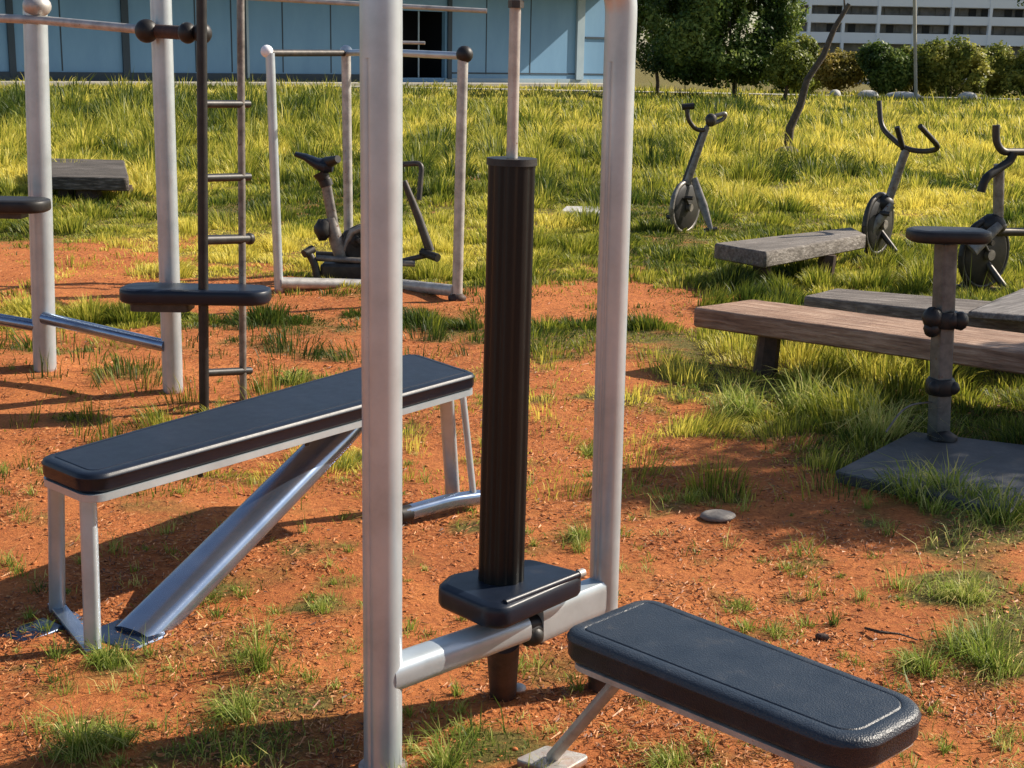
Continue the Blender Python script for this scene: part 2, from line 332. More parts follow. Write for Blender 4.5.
# ================================================================== ground
def ground():
    tx = np.linspace(-1, 1, 521); gx = np.sinh(tx*6.2)/np.sinh(6.2)*800
    ty = np.linspace(0, 1, 620); gy = -6+np.where(ty < .62, ty/.62*20, 20+(np.sinh((ty-.62)/.38*5.5)/np.sinh(5.5))*1600)
    X, Y = np.meshgrid(gx, gy); Z = hgt(X, Y)
    nx, ny = len(gx), len(gy); co = np.stack([X, Y, Z], -1).reshape(-1, 3)
    me = bpy.data.meshes.new('ground'); me.vertices.add(nx*ny); me.vertices.foreach_set('co', co.ravel())
    i = np.arange((ny-1)*(nx-1)); r = i//(nx-1); c = i % (nx-1); a = r*nx+c
    q = np.stack([a, a+1, a+nx+1, a+nx], -1).ravel()
    me.loops.add(len(q)); me.loops.foreach_set('vertex_index', q); me.polygons.add(len(i)); me.polygons.foreach_set('loop_start', np.arange(len(i))*4)
    me.polygons.foreach_set('use_smooth', np.ones(len(i), bool)); me.update(calc_edges=True)
    at_ = me.attributes.new('g', 'FLOAT', 'POINT'); d = dens(X.ravel(), Y.ravel()); d[Y.ravel() < 1.2] *= .2
    at_.data.foreach_set('value', d); me.materials.append(SOIL)
    o = bpy.data.objects.new('ground', me); col.objects.link(o); tag(o, 'red orange soil running into a grassy field', None, None, 'structure')
ground()

# ================================================================== blades
def blades(name, x, y, h, wd, tint, m, lean=.45, z=None, parent=None, outward=None):
    n = len(x); z = hgt(x, y)-.004 if z is None else z
    th = rng.random(n)*2*np.pi; fx, fy = np.cos(th), np.sin(th)          # width direction
    la = rng.random(n)*2*np.pi; lm = h*lean*rng.random(n)**.7*1.3
    lx, ly = np.cos(la)*lm, np.sin(la)*lm
    if outward is not None: lx = lx*.5+outward[0]*h; ly = ly*.5+outward[1]*h
    v = np.zeros((n, 5, 3)); hw = wd/2
    v[:, 0] = np.stack([x-fx*hw, y-fy*hw, z], -1); v[:, 1] = np.stack([x+fx*hw, y+fy*hw, z], -1)
    mx, my, mz = x+lx*.35, y+ly*.35, z+h*.58
    v[:, 2] = np.stack([mx-fx*hw*.8, my-fy*hw*.8, mz], -1); v[:, 3] = np.stack([mx+fx*hw*.8, my+fy*hw*.8, mz], -1)
    ll = np.hypot(lx, ly); tz = z+np.sqrt(np.maximum(h**2-(ll*.8)**2, (h*.35)**2))
    v[:, 4] = np.stack([x+lx, y+ly, tz], -1)
    l = root_loc(parent) if parent else Vector((0, 0, 0)); v -= np.array(l)
    me = bpy.data.meshes.new(name); me.vertices.add(n*5); me.vertices.foreach_set('co', v.ravel())
    b = np.arange(n)*5; lo = np.stack([b, b+1, b+3, b+2, b+2, b+3, b+4], -1).ravel()
    me.loops.add(n*7); me.loops.foreach_set('vertex_index', lo); me.polygons.add(n*2)
    me.polygons.foreach_set('loop_start', np.stack([np.arange(n)*7, np.arange(n)*7+4], -1).ravel()); me.update(calc_edges=True)
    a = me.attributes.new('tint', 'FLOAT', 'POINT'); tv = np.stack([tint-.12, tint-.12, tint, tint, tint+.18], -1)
    a.data.foreach_set('value', np.clip(tv, 0, 1).ravel()); me.materials.append(m)
    o = bpy.data.objects.new(name, me); col.objects.link(o)
    if parent: o.parent = parent
    return o
def sample_px(n, u0, u1, v0, v1):
    u = rng.uniform(u0, u1, n); v = rng.uniform(v0, v1, n)
    d = R_[None]*((u-512)/FPX)[:, None]-U_[None]*((v-384)/FPX)[:, None]+F_[None]
    t = -H/d[:, 2]; ok = (d[:, 2] < -.008)
    p = CAM[None]+d*t[:, None]; return p[ok, 0], p[ok, 1], u[ok], v[ok]
def keepout(x, y):
    k = np.ones(len(x), bool)                     # nothing grows through the base plate
    q = [gz(u, v, .04) for u, v in ((834, 471), (912, 431), (1085, 452), (1010, 512))]
    for i in range(4):
        a, b = q[i], q[(i+1) % 4]; k &= ((b.x-a.x)*(y-a.y)-(b.y-a.y)*(x-a.x)) < 0
    return ~k
# field grass
X, Y, U, V = sample_px(680000, -170, 1194, 76, 330)
X2, Y2, U2, V2 = sample_px(110000, -170, 1194, 330, 500)
X = np.concatenate([X, X2]); Y = np.concatenate([Y, Y2]); U = np.concatenate([U, U2]); V = np.concatenate([V, V2])
D = dens(X, Y); k = (rng.random(len(X)) < np.maximum(D**1.3, .22*np.clip(fbm(X*4+11, Y*4+3, 3)-.42, 0, .3)/.3)) & (Y < 72) & keepout(X, Y)
X, Y, U, V, D = X[k], Y[k], U[k], V[k], D[k]
dist = np.hypot(X, Y); big = fbm(X*.55+9, Y*.40+2, 3); cl = fbm(X*3.0+40, Y*2.0+7, 4)
hh = (.085+.012*np.minimum(dist, 20))*(.35+.9*np.clip((cl-.3)*2.2, 0, 1))*(.6+.8*big)*(.45+.55*D)*rng.uniform(.45, 1.35, len(X))
cs = .30*(1+.035*dist); ci = np.floor(X/cs[:]*1.0) if False else None
sc_ = np.where(dist < 12, .34, np.where(dist < 22, .55, np.where(dist < 38, .9, 1.5)))
jx = X+.35*sc_*(fbm(X*2.5, Y*2.5, 2)-.5)*2; jy = Y+.35*sc_*(fbm(X*2.5+60, Y*2.5+20, 2)-.5)*2
cxi = np.floor(jx/sc_).astype(int); cyi = np.floor(jy/sc_).astype(int)
h1 = _P[(cxi*7+cyi*13) % 256, (cyi*5+cxi*3) % 256]; h2 = _P[(cxi*11+cyi*3+40) % 256, (cyi*17+cxi+9) % 256]; h3 = _P[(cxi*5+cyi*19+90) % 256, (cyi*7+cxi*23+70) % 256]
ox = (jx/sc_-cxi)-.5-(h2-.5)*.4; oy = (jy/sc_-cyi)-.5-(h3-.5)*.4; orad = np.hypot(ox, oy)
hh *= (.40+1.35*h1**1.6)*np.clip(1.25-1.1*orad, .35, 1.2)
OUT = np.stack([ox+.25*(h3-.5), oy+.25*(h1-.5)])*1.25
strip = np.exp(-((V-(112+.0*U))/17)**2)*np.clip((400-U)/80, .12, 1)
hh *= .80*np.where((V > 185) & (V < 330), .62, 1)*np.where(V < 110, .85, 1)*np.clip(1+1.1*strip, 1, 2.2)*np.where(V > 300, 1.0, 1)*np.where((U > 700) & (V > 330), 1.25, 1)
wd = np.maximum(.004, dist*.00075)*rng.uniform(.6, 1.3, len(X))
pl = fbm(X*.7+77, Y*.35+3, 4)
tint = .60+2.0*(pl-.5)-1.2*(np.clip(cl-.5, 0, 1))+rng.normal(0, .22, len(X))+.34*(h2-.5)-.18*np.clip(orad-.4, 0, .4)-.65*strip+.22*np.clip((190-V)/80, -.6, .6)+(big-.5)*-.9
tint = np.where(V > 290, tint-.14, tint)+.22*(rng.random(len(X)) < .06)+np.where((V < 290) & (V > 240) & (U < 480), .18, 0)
print('field blades', len(X))
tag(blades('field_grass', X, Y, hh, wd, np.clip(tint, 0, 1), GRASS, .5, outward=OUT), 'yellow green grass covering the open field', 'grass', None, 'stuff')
# low weeds and grass on the red soil
X, Y, U, V = sample_px(230000, -150, 1174, 330, 980)
D = dens(X, Y); area = 0.00000035*(Y**3)
k = rng.random(len(X)) < np.clip(D-.12, 0, 1)**1.6*np.clip(.22+area*2.8, 0, .95)
X, Y, U, V, D = X[k], Y[k], U[k], V[k], D[k]
k = (Y < 6.9) & keepout(X, Y); X, Y, U, V, D = X[k], Y[k], U[k], V[k], D[k]
cl = fbm(X*6+40, Y*6+7, 3)
hh = (.015+.075*np.clip((cl-.3)*2.2, 0, 1)*D)*(1+1.2*(rng.random(len(X)) < .04))*rng.uniform(.5, 1.4, len(X)); wd = .0023*rng.uniform(.5, 1.6, len(X))*(1+Y*.06)
tint = .46+1.2*(fbm(X*2, Y*2, 3)-.5)+rng.normal(0, .16, len(X))
mx, my, mu, mv = sample_px(620, -120, 1150, 335, 900); kk = (my < 6.9) & keepout(mx, my); mx, my = mx[kk], my[kk]
mx = mx+.12*(fbm(mx*2, my*2, 2)-.5); nb = rng.integers(8, 46, len(mx)); ii = np.repeat(np.arange(len(mx)), nb); rad = rng.uniform(.012, .06, len(mx)); mh = rng.uniform(.015, .06, len(mx))*rng.uniform(.6, 1.5, len(mx)); mt = rng.normal(.5, .16, len(mx))
aa = rng.random(len(ii))*2*np.pi; r2 = rad[ii]*np.abs(rng.normal(0, .6, len(ii))); X = np.concatenate([X, mx[ii]+np.cos(aa)*r2]); Y = np.concatenate([Y, my[ii]+np.sin(aa)*r2])
hh = np.concatenate([hh, mh[ii]*rng.uniform(.4, 1.3, len(ii))]); wd = np.concatenate([wd, .0026*rng.uniform(.6, 1.4, len(ii))]); tint = np.concatenate([tint, mt[ii]+rng.normal(0, .14, len(ii))])
print('weeds', len(X))
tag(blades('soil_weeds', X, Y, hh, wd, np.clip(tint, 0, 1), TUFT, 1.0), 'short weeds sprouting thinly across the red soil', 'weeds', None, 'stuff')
# single tufts one can point to
def tuft(u, v, r, h, n, label, t=.46, wd=.0030, name='grass_tuft'):
    c = gz(u, v); c.z = float(hgt(c.x, c.y)); o = thing(name, c, label, 'grass tuft', 'grass tufts on the red soil')
    n = int(n*1.7); m = 4+int(r*30); sx_ = rng.normal(0, r*.55, m); sy_ = rng.normal(0, r*.55, m); sh = rng.uniform(.35, 1, m)**1.2; sh[0] = 1; sx_[0] *= .3; sy_[0] *= .3
    if r < .05: sx_ *= .4; sy_ *= .4
    k_ = rng.choice(m, n, p=sh/sh.sum()); a = rng.random(n)*2*np.pi; rl = r*.30*np.abs(rng.normal(0, .8, n)); x = c.x+sx_[k_]+np.cos(a)*rl; y = c.y+sy_[k_]+np.sin(a)*rl
    bias = rng.normal(0, .35, (2, m)); out = np.stack([np.cos(a), np.sin(a)])*rng.uniform(.15, 1.25, n)+bias[:, k_]
    if r < .05: out *= .4
    hv = h*sh[k_]*(.25+.85*rng.random(n)**1.5)
    tt = np.clip(t+rng.normal(0, .15, n)+.45*(rng.random(n) < .14), 0, 1)
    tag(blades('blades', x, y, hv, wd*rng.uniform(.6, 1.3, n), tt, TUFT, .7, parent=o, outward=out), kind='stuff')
    return o
tuft(104, 668, .085, .10, 240, 'green grass tuft at the foot of the padded bench front leg', .30)
tuft(82, 752, .085, .155, 260, 'tall grass tuft in the bottom left corner of the red soil', .48)
tuft(122, 745, .06, .10, 150, 'short spreading tuft just right of the tall corner tuft', .40)
tuft(262, 676, .04, .19, 60, 'tall thin spiky tuft standing alone between bench strut and frame post', .40)
tuft(238, 722, .08, .10, 200, 'bushy tuft a little below and left of the thin spiky tuft', .45)
tuft(320, 612, .09, .055, 220, 'low bright tuft on the soil right of the silver bench strut', .50)
tuft(448, 764, .07, .13, 150, 'tuft with a bent blade beside the foot of the big front post', .45)
tuft(960, 600, .13, .095, 420, 'pale round tuft on open soil at the right below the base plate', .62)
tuft(985, 665, .15, .15, 460, 'large green tuft at the right edge beyond the black bench pad', .36)
tuft(920, 675, .08, .10, 200, 'small green tuft left of the large one at the right edge', .36)
tuft(665, 762, .09, .085, 240, 'bright tuft beneath the near side of the black padded bench', .50)
tuft(575, 532, .08, .085, 200, 'small dark green tuft left of the right frame post foot', .30)
tuft(800, 408, .20, .26, 420, 'tall spiky grass clump in front of the brown plank bench', .52, .005)
tuft(740, 415, .13, .20, 260, 'loose pale grass clump under the left half of the brown bench', .58, .005)
tuft(880, 440, .17, .26, 260, 'dry blond grass clump left of the weathered stool post', .72, .004)
tuft(925, 500, .17, .19, 360, 'leafy grass clump overlapping the near edge of the base plate', .45, .005)
tuft(1008, 515, .16, .17, 300, 'grass clump at the right edge in front of the base plate', .40, .005)
tuft(590, 452, .07, .07, 160, 'small tuft on bare soil left of the right frame post', .45)
tuft(345, 462, .10, .075, 220, 'green tuft behind the silver diagonal strut of the long bench', .42)
tuft(296, 380, .16, .10, 260, 'low green tuft behind the long padded bench near the ladder', .50, .005)
tuft(205, 604, .10, .06, 240, 'dark green low tuft just right of the strut bottom', .24)
tuft(690, 500, .08, .065, 170, 'small tuft on the soil beyond the flat grey stone', .50)
tuft(806, 572, .09, .045, 150, 'low tuft midway between flat stone and right edge', .42)
tuft(738, 608, .08, .045, 150, 'low tuft just behind the far edge of the black bench pad', .42)
tuft(775, 636, .09, .055, 170, 'low tuft touching the far edge of the black bench pad', .48)
# ---- clods, pebbles, twigs on the soil
def scatter_clods(n):
    bmb = bmesh.new(); bmesh.ops.create_icosphere(bmb, subdivisions=1, radius=1); bv = np.array([v.co[:] for v in bmb.verts]); bf = np.array([[v.index for v in f.verts] for f in bmb.faces]); bmb.free()
    x, y, u, v = sample_px(n*3, -150, 1170, 300, 980); k = (y < 9) & (rng.random(len(x)) < np.clip(.18*y**1.2, .15, 1)); x, y = x[k][:n], y[k][:n]
    d = dens(x, y); n = len(x); r = .0012+.0048*rng.random(n)**7; r *= (1+.14*y)
    V_ = bv[None]*(1+rng.uniform(-.45, .35, (n, len(bv), 1))); V_ = V_*np.stack([r*rng.uniform(.8, 1.6, n), r*rng.uniform(.8, 1.6, n), r*rng.uniform(.3, .6, n)], -1)[:, None]
    V_ += np.stack([x, y, hgt(x, y)+r*.1], -1)[:, None]
    F = (bf[None]+(np.arange(n)*len(bv))[:, None, None]).reshape(-1)
    me = bpy.data.meshes.new('soil_crumbs'); me.vertices.add(n*len(bv)); me.vertices.foreach_set('co', V_.ravel()); me.loops.add(len(F)); me.loops.foreach_set('vertex_index', F)
    me.polygons.add(len(F)//3); me.polygons.foreach_set('loop_start', np.arange(len(F)//3)*3); me.update(calc_edges=True); me.materials.append(CLOD)
    o = bpy.data.objects.new('soil_crumbs', me); col.objects.link(o); tag(o, 'loose red crumbs of earth strewn over the soil', 'soil', None, 'stuff')
scatter_clods(22000)
# dry litter: short straw flecks lying flat
X, Y, U, V = sample_px(330000, -150, 1170, 250, 980); k = (Y < 11) & (rng.random(len(X)) < np.clip(.16+.07*Y, 0, .8)*np.clip(3.2*(fbm(X*3.3, Y*3.3, 4)-.36), .03, 1)); X, Y = X[k], Y[k]
def litter(X, Y):
    n = len(X); th = rng.random(n)*np.pi*2; ln = rng.uniform(.004, .018, n)*(1+.08*Y)*np.where(rng.random(n) < .04, 2.2, 1); wdt = rng.uniform(.0008, .0022, n)*(1+.15*Y); z = hgt(X, Y)+.0035
    dx, dy = np.cos(th), np.sin(th); v = np.zeros((n, 4, 3))
    for j, (a, b, up) in enumerate(((-1, -1, 0), (1, -1, .006), (1, 1, .007), (-1, 1, .001))):
        v[:, j] = np.stack([X+dx*a*ln/2-dy*b*wdt/2, Y+dy*a*ln/2+dx*b*wdt/2, z+up*rng.random(n)], -1)
    me = bpy.data.meshes.new('dry_litter'); me.vertices.add(n*4); me.vertices.foreach_set('co', v.ravel()); me.loops.add(n*4); me.loops.foreach_set('vertex_index', np.arange(n*4)); me.polygons.add(n); me.polygons.foreach_set('loop_start', np.arange(n)*4); me.update(calc_edges=True)
    a = me.attributes.new('tint', 'FLOAT', 'POINT'); a.data.foreach_set('value', np.repeat(rng.random(n)**1.2, 4)); me.materials.append(leaf_mat('straw', (.06, .022, .010), (.42, .15, .055), (.66, .34, .14), .1))
    o = bpy.data.objects.new('dry_litter', me); col.objects.link(o); tag(o, 'bits of dry straw and leaf lying on the soil', 'litter', None, 'stuff')
litter(X, Y)
# flat stone, twigs
def stone(c, rx, ry, rz, m, name, label, cat, rot=0, group=None):
    b = MB(); b.ball((c[0], c[1], c[2]), 1, (rx, ry, rz), 18, .05, Matrix.Rotation(rot, 3, 'Z')); o = b.build(name, m, None, 60)
    return tag(o, label, cat, group)
c = gz(718, 518); stone((c.x, c.y, .008), .066, .055, .017, STON, 'flat_stone', 'flat grey stone lying on red soil in the middle right', 'stone', .3)
b = MB(); b.tube([gz(865, 628, .012), gz(880, 632, .02), gz(900, 634, .012), gz(918, 640, .008)], [.004, .0045, .003, .002], 7); tag(b.build('twig', DEAD), 'thin brown twig lying on soil right of the black bench', 'twig')
b = MB(); c = gz(822, 641); b.ball((c.x, c.y, .012), 1, (.022, .014, .012), 10, .2); tag(b.build('clod', DRBR), 'small dark clod of earth behind the black bench pad', 'clod')

# ================================================================== main weight frame
FR = thing('weight_frame', (-.02, 3.15, 0), 'large silver tube gym frame in the foreground holding a black column and small seat', 'gym equipment')
Lb = gz(383, 770); Rb = gz(601, 682); ZT = 1.79
Lt = at(381, 0, Lb.y); Rt = at(621, 12, Rb.y); Lt = Lb+(Lt-Lb)*((ZT-.20)/Lt.z); Rt = Rb+(Rt-Rb)*((ZT-.20)/Rt.z)
LT = Lt+Vector((0, 0, .20)); RT = Rt+Vector((0, 0, .20))
MB().tube([Lb+(Lt-Lb)*t for t in (-.02, .3, .6, 1)], .0435, 64, grooved).build('post', SIL, FR, 30)
foot = Rb+(Rt-Rb)*.055
MB().tube([foot]+[Rb+(Rt-Rb)*t for t in (.3, .6, 1)], .0375, 64, grooved).build('post', SIL, FR, 30)
MB().tube([Rb-Vector((0, 0, .02)), foot+Vector((0, 0, .002))], .034, 24).build('foot', DRBR, FR, label='rusty lower end of the right post, colour darkened for shade')  # brown darkened for the shade below the bracket, along with rust
tb = arc_path([Rt, RT+(Vector((0, 0, 0))), LT, Lt], .15, 10); n_ = len(tb)
MB().tube([Rt-(Rt-Rb)*.002]+tb[1:-1]+[Lt-(Lt-Lb)*.002], [.0375+(.006)*i/(n_-1) for i in range(n_)], 48).build('top_bar', SIL, FR)
MB().tube([Lb+Vector((0, 0, -.01)), Lb+Vector((0, 0, .012))], .056, 32).build('base_collar', SILD, FR)
# low crossbeam, knob and bracket plate
kn = at(530, 629, 3.20); bs = Lb+(Lt-Lb)*(.21/1.68); bs = at(386, 675, Lb.y+.0)
beam_end = at(522, 626, 3.17)
MB().tube([bs, bs.lerp(beam_end, .5), beam_end], [.041, .039, .037], 40, oval(1, .95, 2.6)).build('crossbeam', SIL, FR)
kd = (beam_end-bs).normalized(); side = kd.cross(Vector((0, 0, 1))).normalized()
b = MB()
for dz, rr in ((0, .030), (.012, .026), (-.014, .026)): b.tube([kn+Vector((0, 0, dz))-kd*.016, kn+Vector((0, 0, dz))+kd*.018], rr, 24)
b.ball(kn+side*.012+Vector((0, 0, -.012)), .027, n=18); b.build('clamp', BLK, FR)
pe = Rb+(Rt-Rb)*(.25/1.68)
MB().tube([kn+kd*.015+Vector((0, 0, .012)), pe.lerp(kn, .5)+Vector((0, 0, .012)), pe+Vector((0, 0, .01))], 1, 28, lambda th: (oval(1, 1, 6)(th)[0]*.048, oval(1, 1, 6)(th)[1]*.030), up=(0, 0, 1)).build('bracket', SIL, FR)
# seat
SZ = .362
sp = [gz(u, v, SZ) for u, v in ((436, 584), (449, 572), (529, 556), (588, 571), (505, 607), (484, 605))]
so_ = fillet(sp, [.04, .05, .04, .035, .04, .05], 6)
seat = MB().slab(so_, pad_prof(SZ, .062, .02, False)).build('seat', PAD, FR, 50)
ra = gz(505, 603, SZ-.002); rb = gz(579, 574, SZ-.002); dd = (rb-ra).normalized()
MB().tube([ra, rb], .0085, 20).build('seat_roll', PAD, seat); MB().tube([rb-dd*.004, rb+dd*.016], .0105, 20).build('roll_cap', SILD, seat)
MB().tube([at(505, 622, 3.2), at(508, 636, 3.2)], .03, 20).build('seat_mount', DMET, FR)
lg = gz(503, 692); lt_ = at(503, 641, 3.24)
legF = MB().tube([lg+Vector((0, 0, -.01)), lt_], [.034, .042], 28).build('leg', DRBR, FR, label='short dark brown leg below the seat')
b = MB(); b.ball(gz(518, 691)+Vector((0, 0, .008)), .022, (1, 1, .5), 16); b.build('foot_bolt', SILD, legF)
# column and rod
cb = at(501, 582, 3.20); ct = at(512, 158, 3.20)
colo = MB().tube([cb+(ct-cb)*t for t in (-.01, .33, .66, .985)], [.0565, .056, .055, .0545], 96, fluted).build('column', COLM, FR, 50)
MB().tube([cb+(ct-cb)*.985, cb+(ct-cb)*1.0], [.058, .057], 48).build('column_cap', BLK, colo, 30)
rt_ = at(516, -24, 3.185)
MB().tube([ct-(ct-cb)*.02, rt_], .0128, 20).build('rod', SILD, FR)
b = MB(); q = at(516, 8, 3.18); b.tube([q, q+Vector((0, 0, .016))], .0175, 6); b.build('rod_nut', DMET, FR)

# ================================================================== front right padded bench
ZP = .375
fc = [gz(u, v, ZP) for u, v in ((558, 628), (646, 593), (938, 703), (858, 747))]
FB = thing('padded_bench', ((fc[0].x+fc[2].x)/2, (fc[0].y+fc[2].y)/2, 0), 'short low bench with grained black vinyl pad at the front right', 'bench', 'padded gym benches')
fo = fillet(fc, [.055, .055, .085, .085], 9)
MB().slab(fo, pad_prof(ZP, .072, .022)).build('pad', GRAIN, FB, 60)
cx = sum((p.x for p in fc))/4; cy = sum((p.y for p in fc))/4
inn = [(cx+(p.x-cx)*.93, cy+(p.y-cy)*.93) for p in fc]
MB().slab(fillet(inn, .04, 6), [(.0, ZP-.088), (-.004, ZP-.086), (-.004, ZP-.0735), (.0, ZP-.0725)]).build('seat_rail', SILD, FB, 30)
ft = gz(551, 763); st = gz(622, 672, ZP-.08); 
MB().tube([ft+Vector((0, 0, .012)), st+Vector((.01, .0, .004))], .0125, 18, oval(1, 1, 4)).build('leg', SILD, FB)
pl_ = [gz(u, v) for u, v in ((514, 764), (546, 750), (590, 760), (560, 778))]
MB().slab(fillet(pl_, .01, 3), [(0, -.004), (0, .010), (.002, .013)]).build('foot_plate', SILD, FB, 30)
for (u, v) in ((800, 752), (868, 762)):
    tp = gz(u, v, ZP-.08); MB().tube([tp, Vector((tp.x+.03, tp.y-.03, -.01))], .0135, 18, oval(1, 1, 4)).build('leg', SILD, FB)
e0 = gz(800, 752, ZP-.08); e1 = gz(868, 762, ZP-.08)
MB().tube([Vector((e0.x+.03-.06, e0.y-.03, .012)), Vector((e1.x+.03+.06, e1.y-.03, .012))], .014, 16).build('foot_bar', SILD, FB)
mA = Vector((fc[0].lerp(fc[1], .5).x, fc[0].lerp(fc[1], .5).y, ZP-.10)); mB = Vector((fc[2].lerp(fc[3], .5).x, fc[2].lerp(fc[3], .5).y, ZP-.10))
MB().tube([mA.lerp(mB, .12), mA.lerp(mB, .9)], .02, 16, oval(1, 1, 4)).build('beam', SILD, FB)

# ================================================================== left long padded bench
ZL = .525
lc = [gz(u, v, ZL) for u, v in ((36, 456), (88, 477), (477, 372), (412, 351))]
LB = thing('padded_bench', ((lc[0].x+lc[2].x)/2, (lc[0].y+lc[2].y)/2, 0), 'long narrow bench with smooth dark blue black pad and thick silver diagonal strut', 'bench', 'padded gym benches')
MB().slab(fillet(lc, [.055, .06, .042, .046], 8), pad_prof(ZL, .058, .018)).build('pad', PAD, LB, 60)
lcx = sum(p.x for p in lc)/4; lcy = sum(p.y for p in lc)/4
ax = (lc[2]+lc[3]-lc[0]-lc[1]).normalized(); ax.z = 0; sd = Vector((ax.y, -ax.x, 0))   # sd towards the viewer's right side
MB().slab(fillet(lc, .05, 7), [(.006, ZL-.080), (.002, ZL-.078), (.002, ZL-.0585)]).build('seat_rail', SIL, LB, 30)
la = gz(57, 614); lb = gz(93, 657)
for (g, (u, v)) in ((la, (56, 480)), (lb, (88, 495))):
    tp = gz(u, v, ZL-.085); MB().tube([Vector((g.x, g.y, -.02)), Vector((tp.x, tp.y, ZL-.087))], .0215, 32, oval(1, .85, 3.5)).build('leg', SIL, LB)
MB().bar(la+Vector((-.01, .02, .022)), lb+Vector((.01, -.02, .022)), .045, .016).build('foot_bar', CHR, LB)
fp = [gz(u, v) for u, v in ((-6, 642), (44, 622), (66, 632), (22, 650))]
MB().slab(fillet(fp, .012, 4), [(0, .0), (0, .012), (.003, .017), (.012, .021)]).build('foot_plate', NAVY, LB, 40)
fp2 = [gz(u, v) for u, v in ((52, 618), (70, 612), (118, 640), (96, 652))]
MB().slab(fillet(fp2, .008, 4), [(0, .0), (0, .008), (.003, .011)]).build('foot_plate', CHR, LB, 40)
# diagonal strut, a big tube lightly flattened at the ground
s0 = gz(134, 636); s1 = Vector((-.545, 4.47, ZL-.13)); s0.z = -.012
dirn = (s1-s0).normalized(); s2 = s1+ax*.16+Vector((0, 0, .045))
path = [s0, s0.lerp(s1, .08), s0.lerp(s1, .5), s0.lerp(s1, .93), s1+dirn*.0+Vector((0, 0, .0)), s1.lerp(s2, .5)+Vector((0, 0, .012)), s2]
MB().tube(path, [.074, .072, .069, .066, .062, .048, .032], 48, oval(.60, 1.0, 2.6), up=(0, 0, 1)).build('strut', CHR, LB)
MB().slab(fillet([s0+sd*.095-ax*.10, s0+sd*.095+ax*.05, s0-sd*.10+ax*.05, s0-sd*.10-ax*.10], .03, 5), [(0, -.003), (0, .012), (.004, .016)]).build('strut_foot', NAVY, LB)
q = s1+Vector((0, 0, .03))+sd*.02-ax*.04; MB().tube([q, q+Vector((0, 0, .03))], .012, 12).build('bolt', DMET, LB)
for t in (.24, .5):
    q = lc[1].lerp(lc[2], t); MB().tube([Vector((q.x, q.y, ZL-.094))-sd*.02, Vector((q.x, q.y, ZL-.085))-sd*.02], .008, 8).build('bolt', DMET, LB)
fa = gz(458, 500); fb = gz(474, 507)
MB().tube([Vector((fa.x-.02, fa.y, .03)), gz(446, 390, ZL-.087)], .026, 28, oval(1, .8, 3.5)).build('leg', SIL, LB)
MB().tube([Vector((fb.x, fb.y, .02)), gz(462, 388, ZL-.087)], .012, 20).build('leg', SIL, LB)
p0 = gz(404, 522); p1 = gz(480, 505)
MB().tube(arc_path([p0+Vector((0, 0, .03)), p0.lerp(p1, .6)+Vector((0, 0, .04)), p1+Vector((0, 0, .03))], .05), .026, 24, oval(1, 1, 3)).build('foot_bar', CHR, LB)
pd = (p1-p0).normalized(); MB().tube([p0+Vector((0, 0, .03))-pd*.02, p0+Vector((0, 0, .03))+pd*.025], .029, 20).build('end_cap', BLK, LB)

# ================================================================== left pull-up station
P1 = gz(45, 372); P2 = gz(173, 392)
PS = thing('pull_up_station', P1, 'tall silver two post pull-up station with black ball clamps at the left', 'gym equipment')
t1 = at(35, 6, P1.y); t2 = at(158, -90, P2.y)
MB().tube([P1-Vector((0, 0, .02)), t1], .056, 48, grooved).build('post', SIL, PS, 30)
MB().tube([P1+Vector((-.028, .06, -.02)), t1+Vector((-.028, .06, 0))], .045, 32).build('post', SIL, PS)
MB().tube([P2-Vector((0, 0, .02)), t2], .0475, 48, grooved).build('post', SIL, PS, 30)
b = MB(); b.ball(at(37, 6, P1.y-.02), .066, (1, 1, .8), 20); b.build('post_cap', SILD, PS)
bl = at(-70, 15, P1.y+.05); bm_ = at(40, 20, P1.y-.06); bk = at(147, 30, P2.y-.07); br = at(206, 34, 6.25)
MB().tube([bl, bm_, bk, br], .020, 20).build('top_bar', SILD, PS)
MB().tube([at(152, 31, P2.y-.08), at(186, 33, 6.28)], .03, 20).build('bar_sleeve', DRBR, PS)
for (u, v, yy, r) in ((146.5, 31, P2.y-.1, .052),): MB().ball(at(u, v, yy), r, (1, .9, 1), 22).build('ball_clamp', BLK, PS)
b = MB(); q = at(192, 33, 6.22); b.ball(q+Vector((-.02, 0, 0)), .046, (.9, 1, 1), 20); b.ball(q+Vector((.045, 0, 0)), .046, (.9, 1, 1), 20); b.build('ball_clamp', BLK, PS)
MB().tube([at(44, 318, P1.y-.05), at(166, 346, P2.y-.02)], .030, 24).build('low_bar', CHR, PS)
MB().tube([at(-80, 306, P1.y+.1), at(38, 326, P1.y-.01)], .030, 24).build('low_bar', CHR, PS)
q = at(-76, 306, P1.y+.1); MB().tube([Vector((q.x, q.y, -.02)), Vector((q.x, q.y, 1.9))], .05, 24).build('post', SIL, PS)
# padded shelf on the second post
c = at(196, 291, 6.22); zc = c.z
hw, hd = .335, .12
po = [(c.x-hw, c.y-hd), (c.x+hw, c.y-hd*.9), (c.x+hw, c.y+hd*.9), (c.x-hw, c.y+hd)]
MB().slab(fillet(po, .09, 8), pad_prof(zc+.02, .068, .022, False)).build('pad', PAD, PS, 60)
MB().slab(fillet([(c.x-hw*.85, c.y-.08), (c.x-.02, c.y-.08), (c.x-.02, c.y+.08), (c.x-hw*.85, c.y+.08)], .03, 4), [(0, zc-.085), (0, zc-.046)]).build('pad_bracket', DMET, PS)
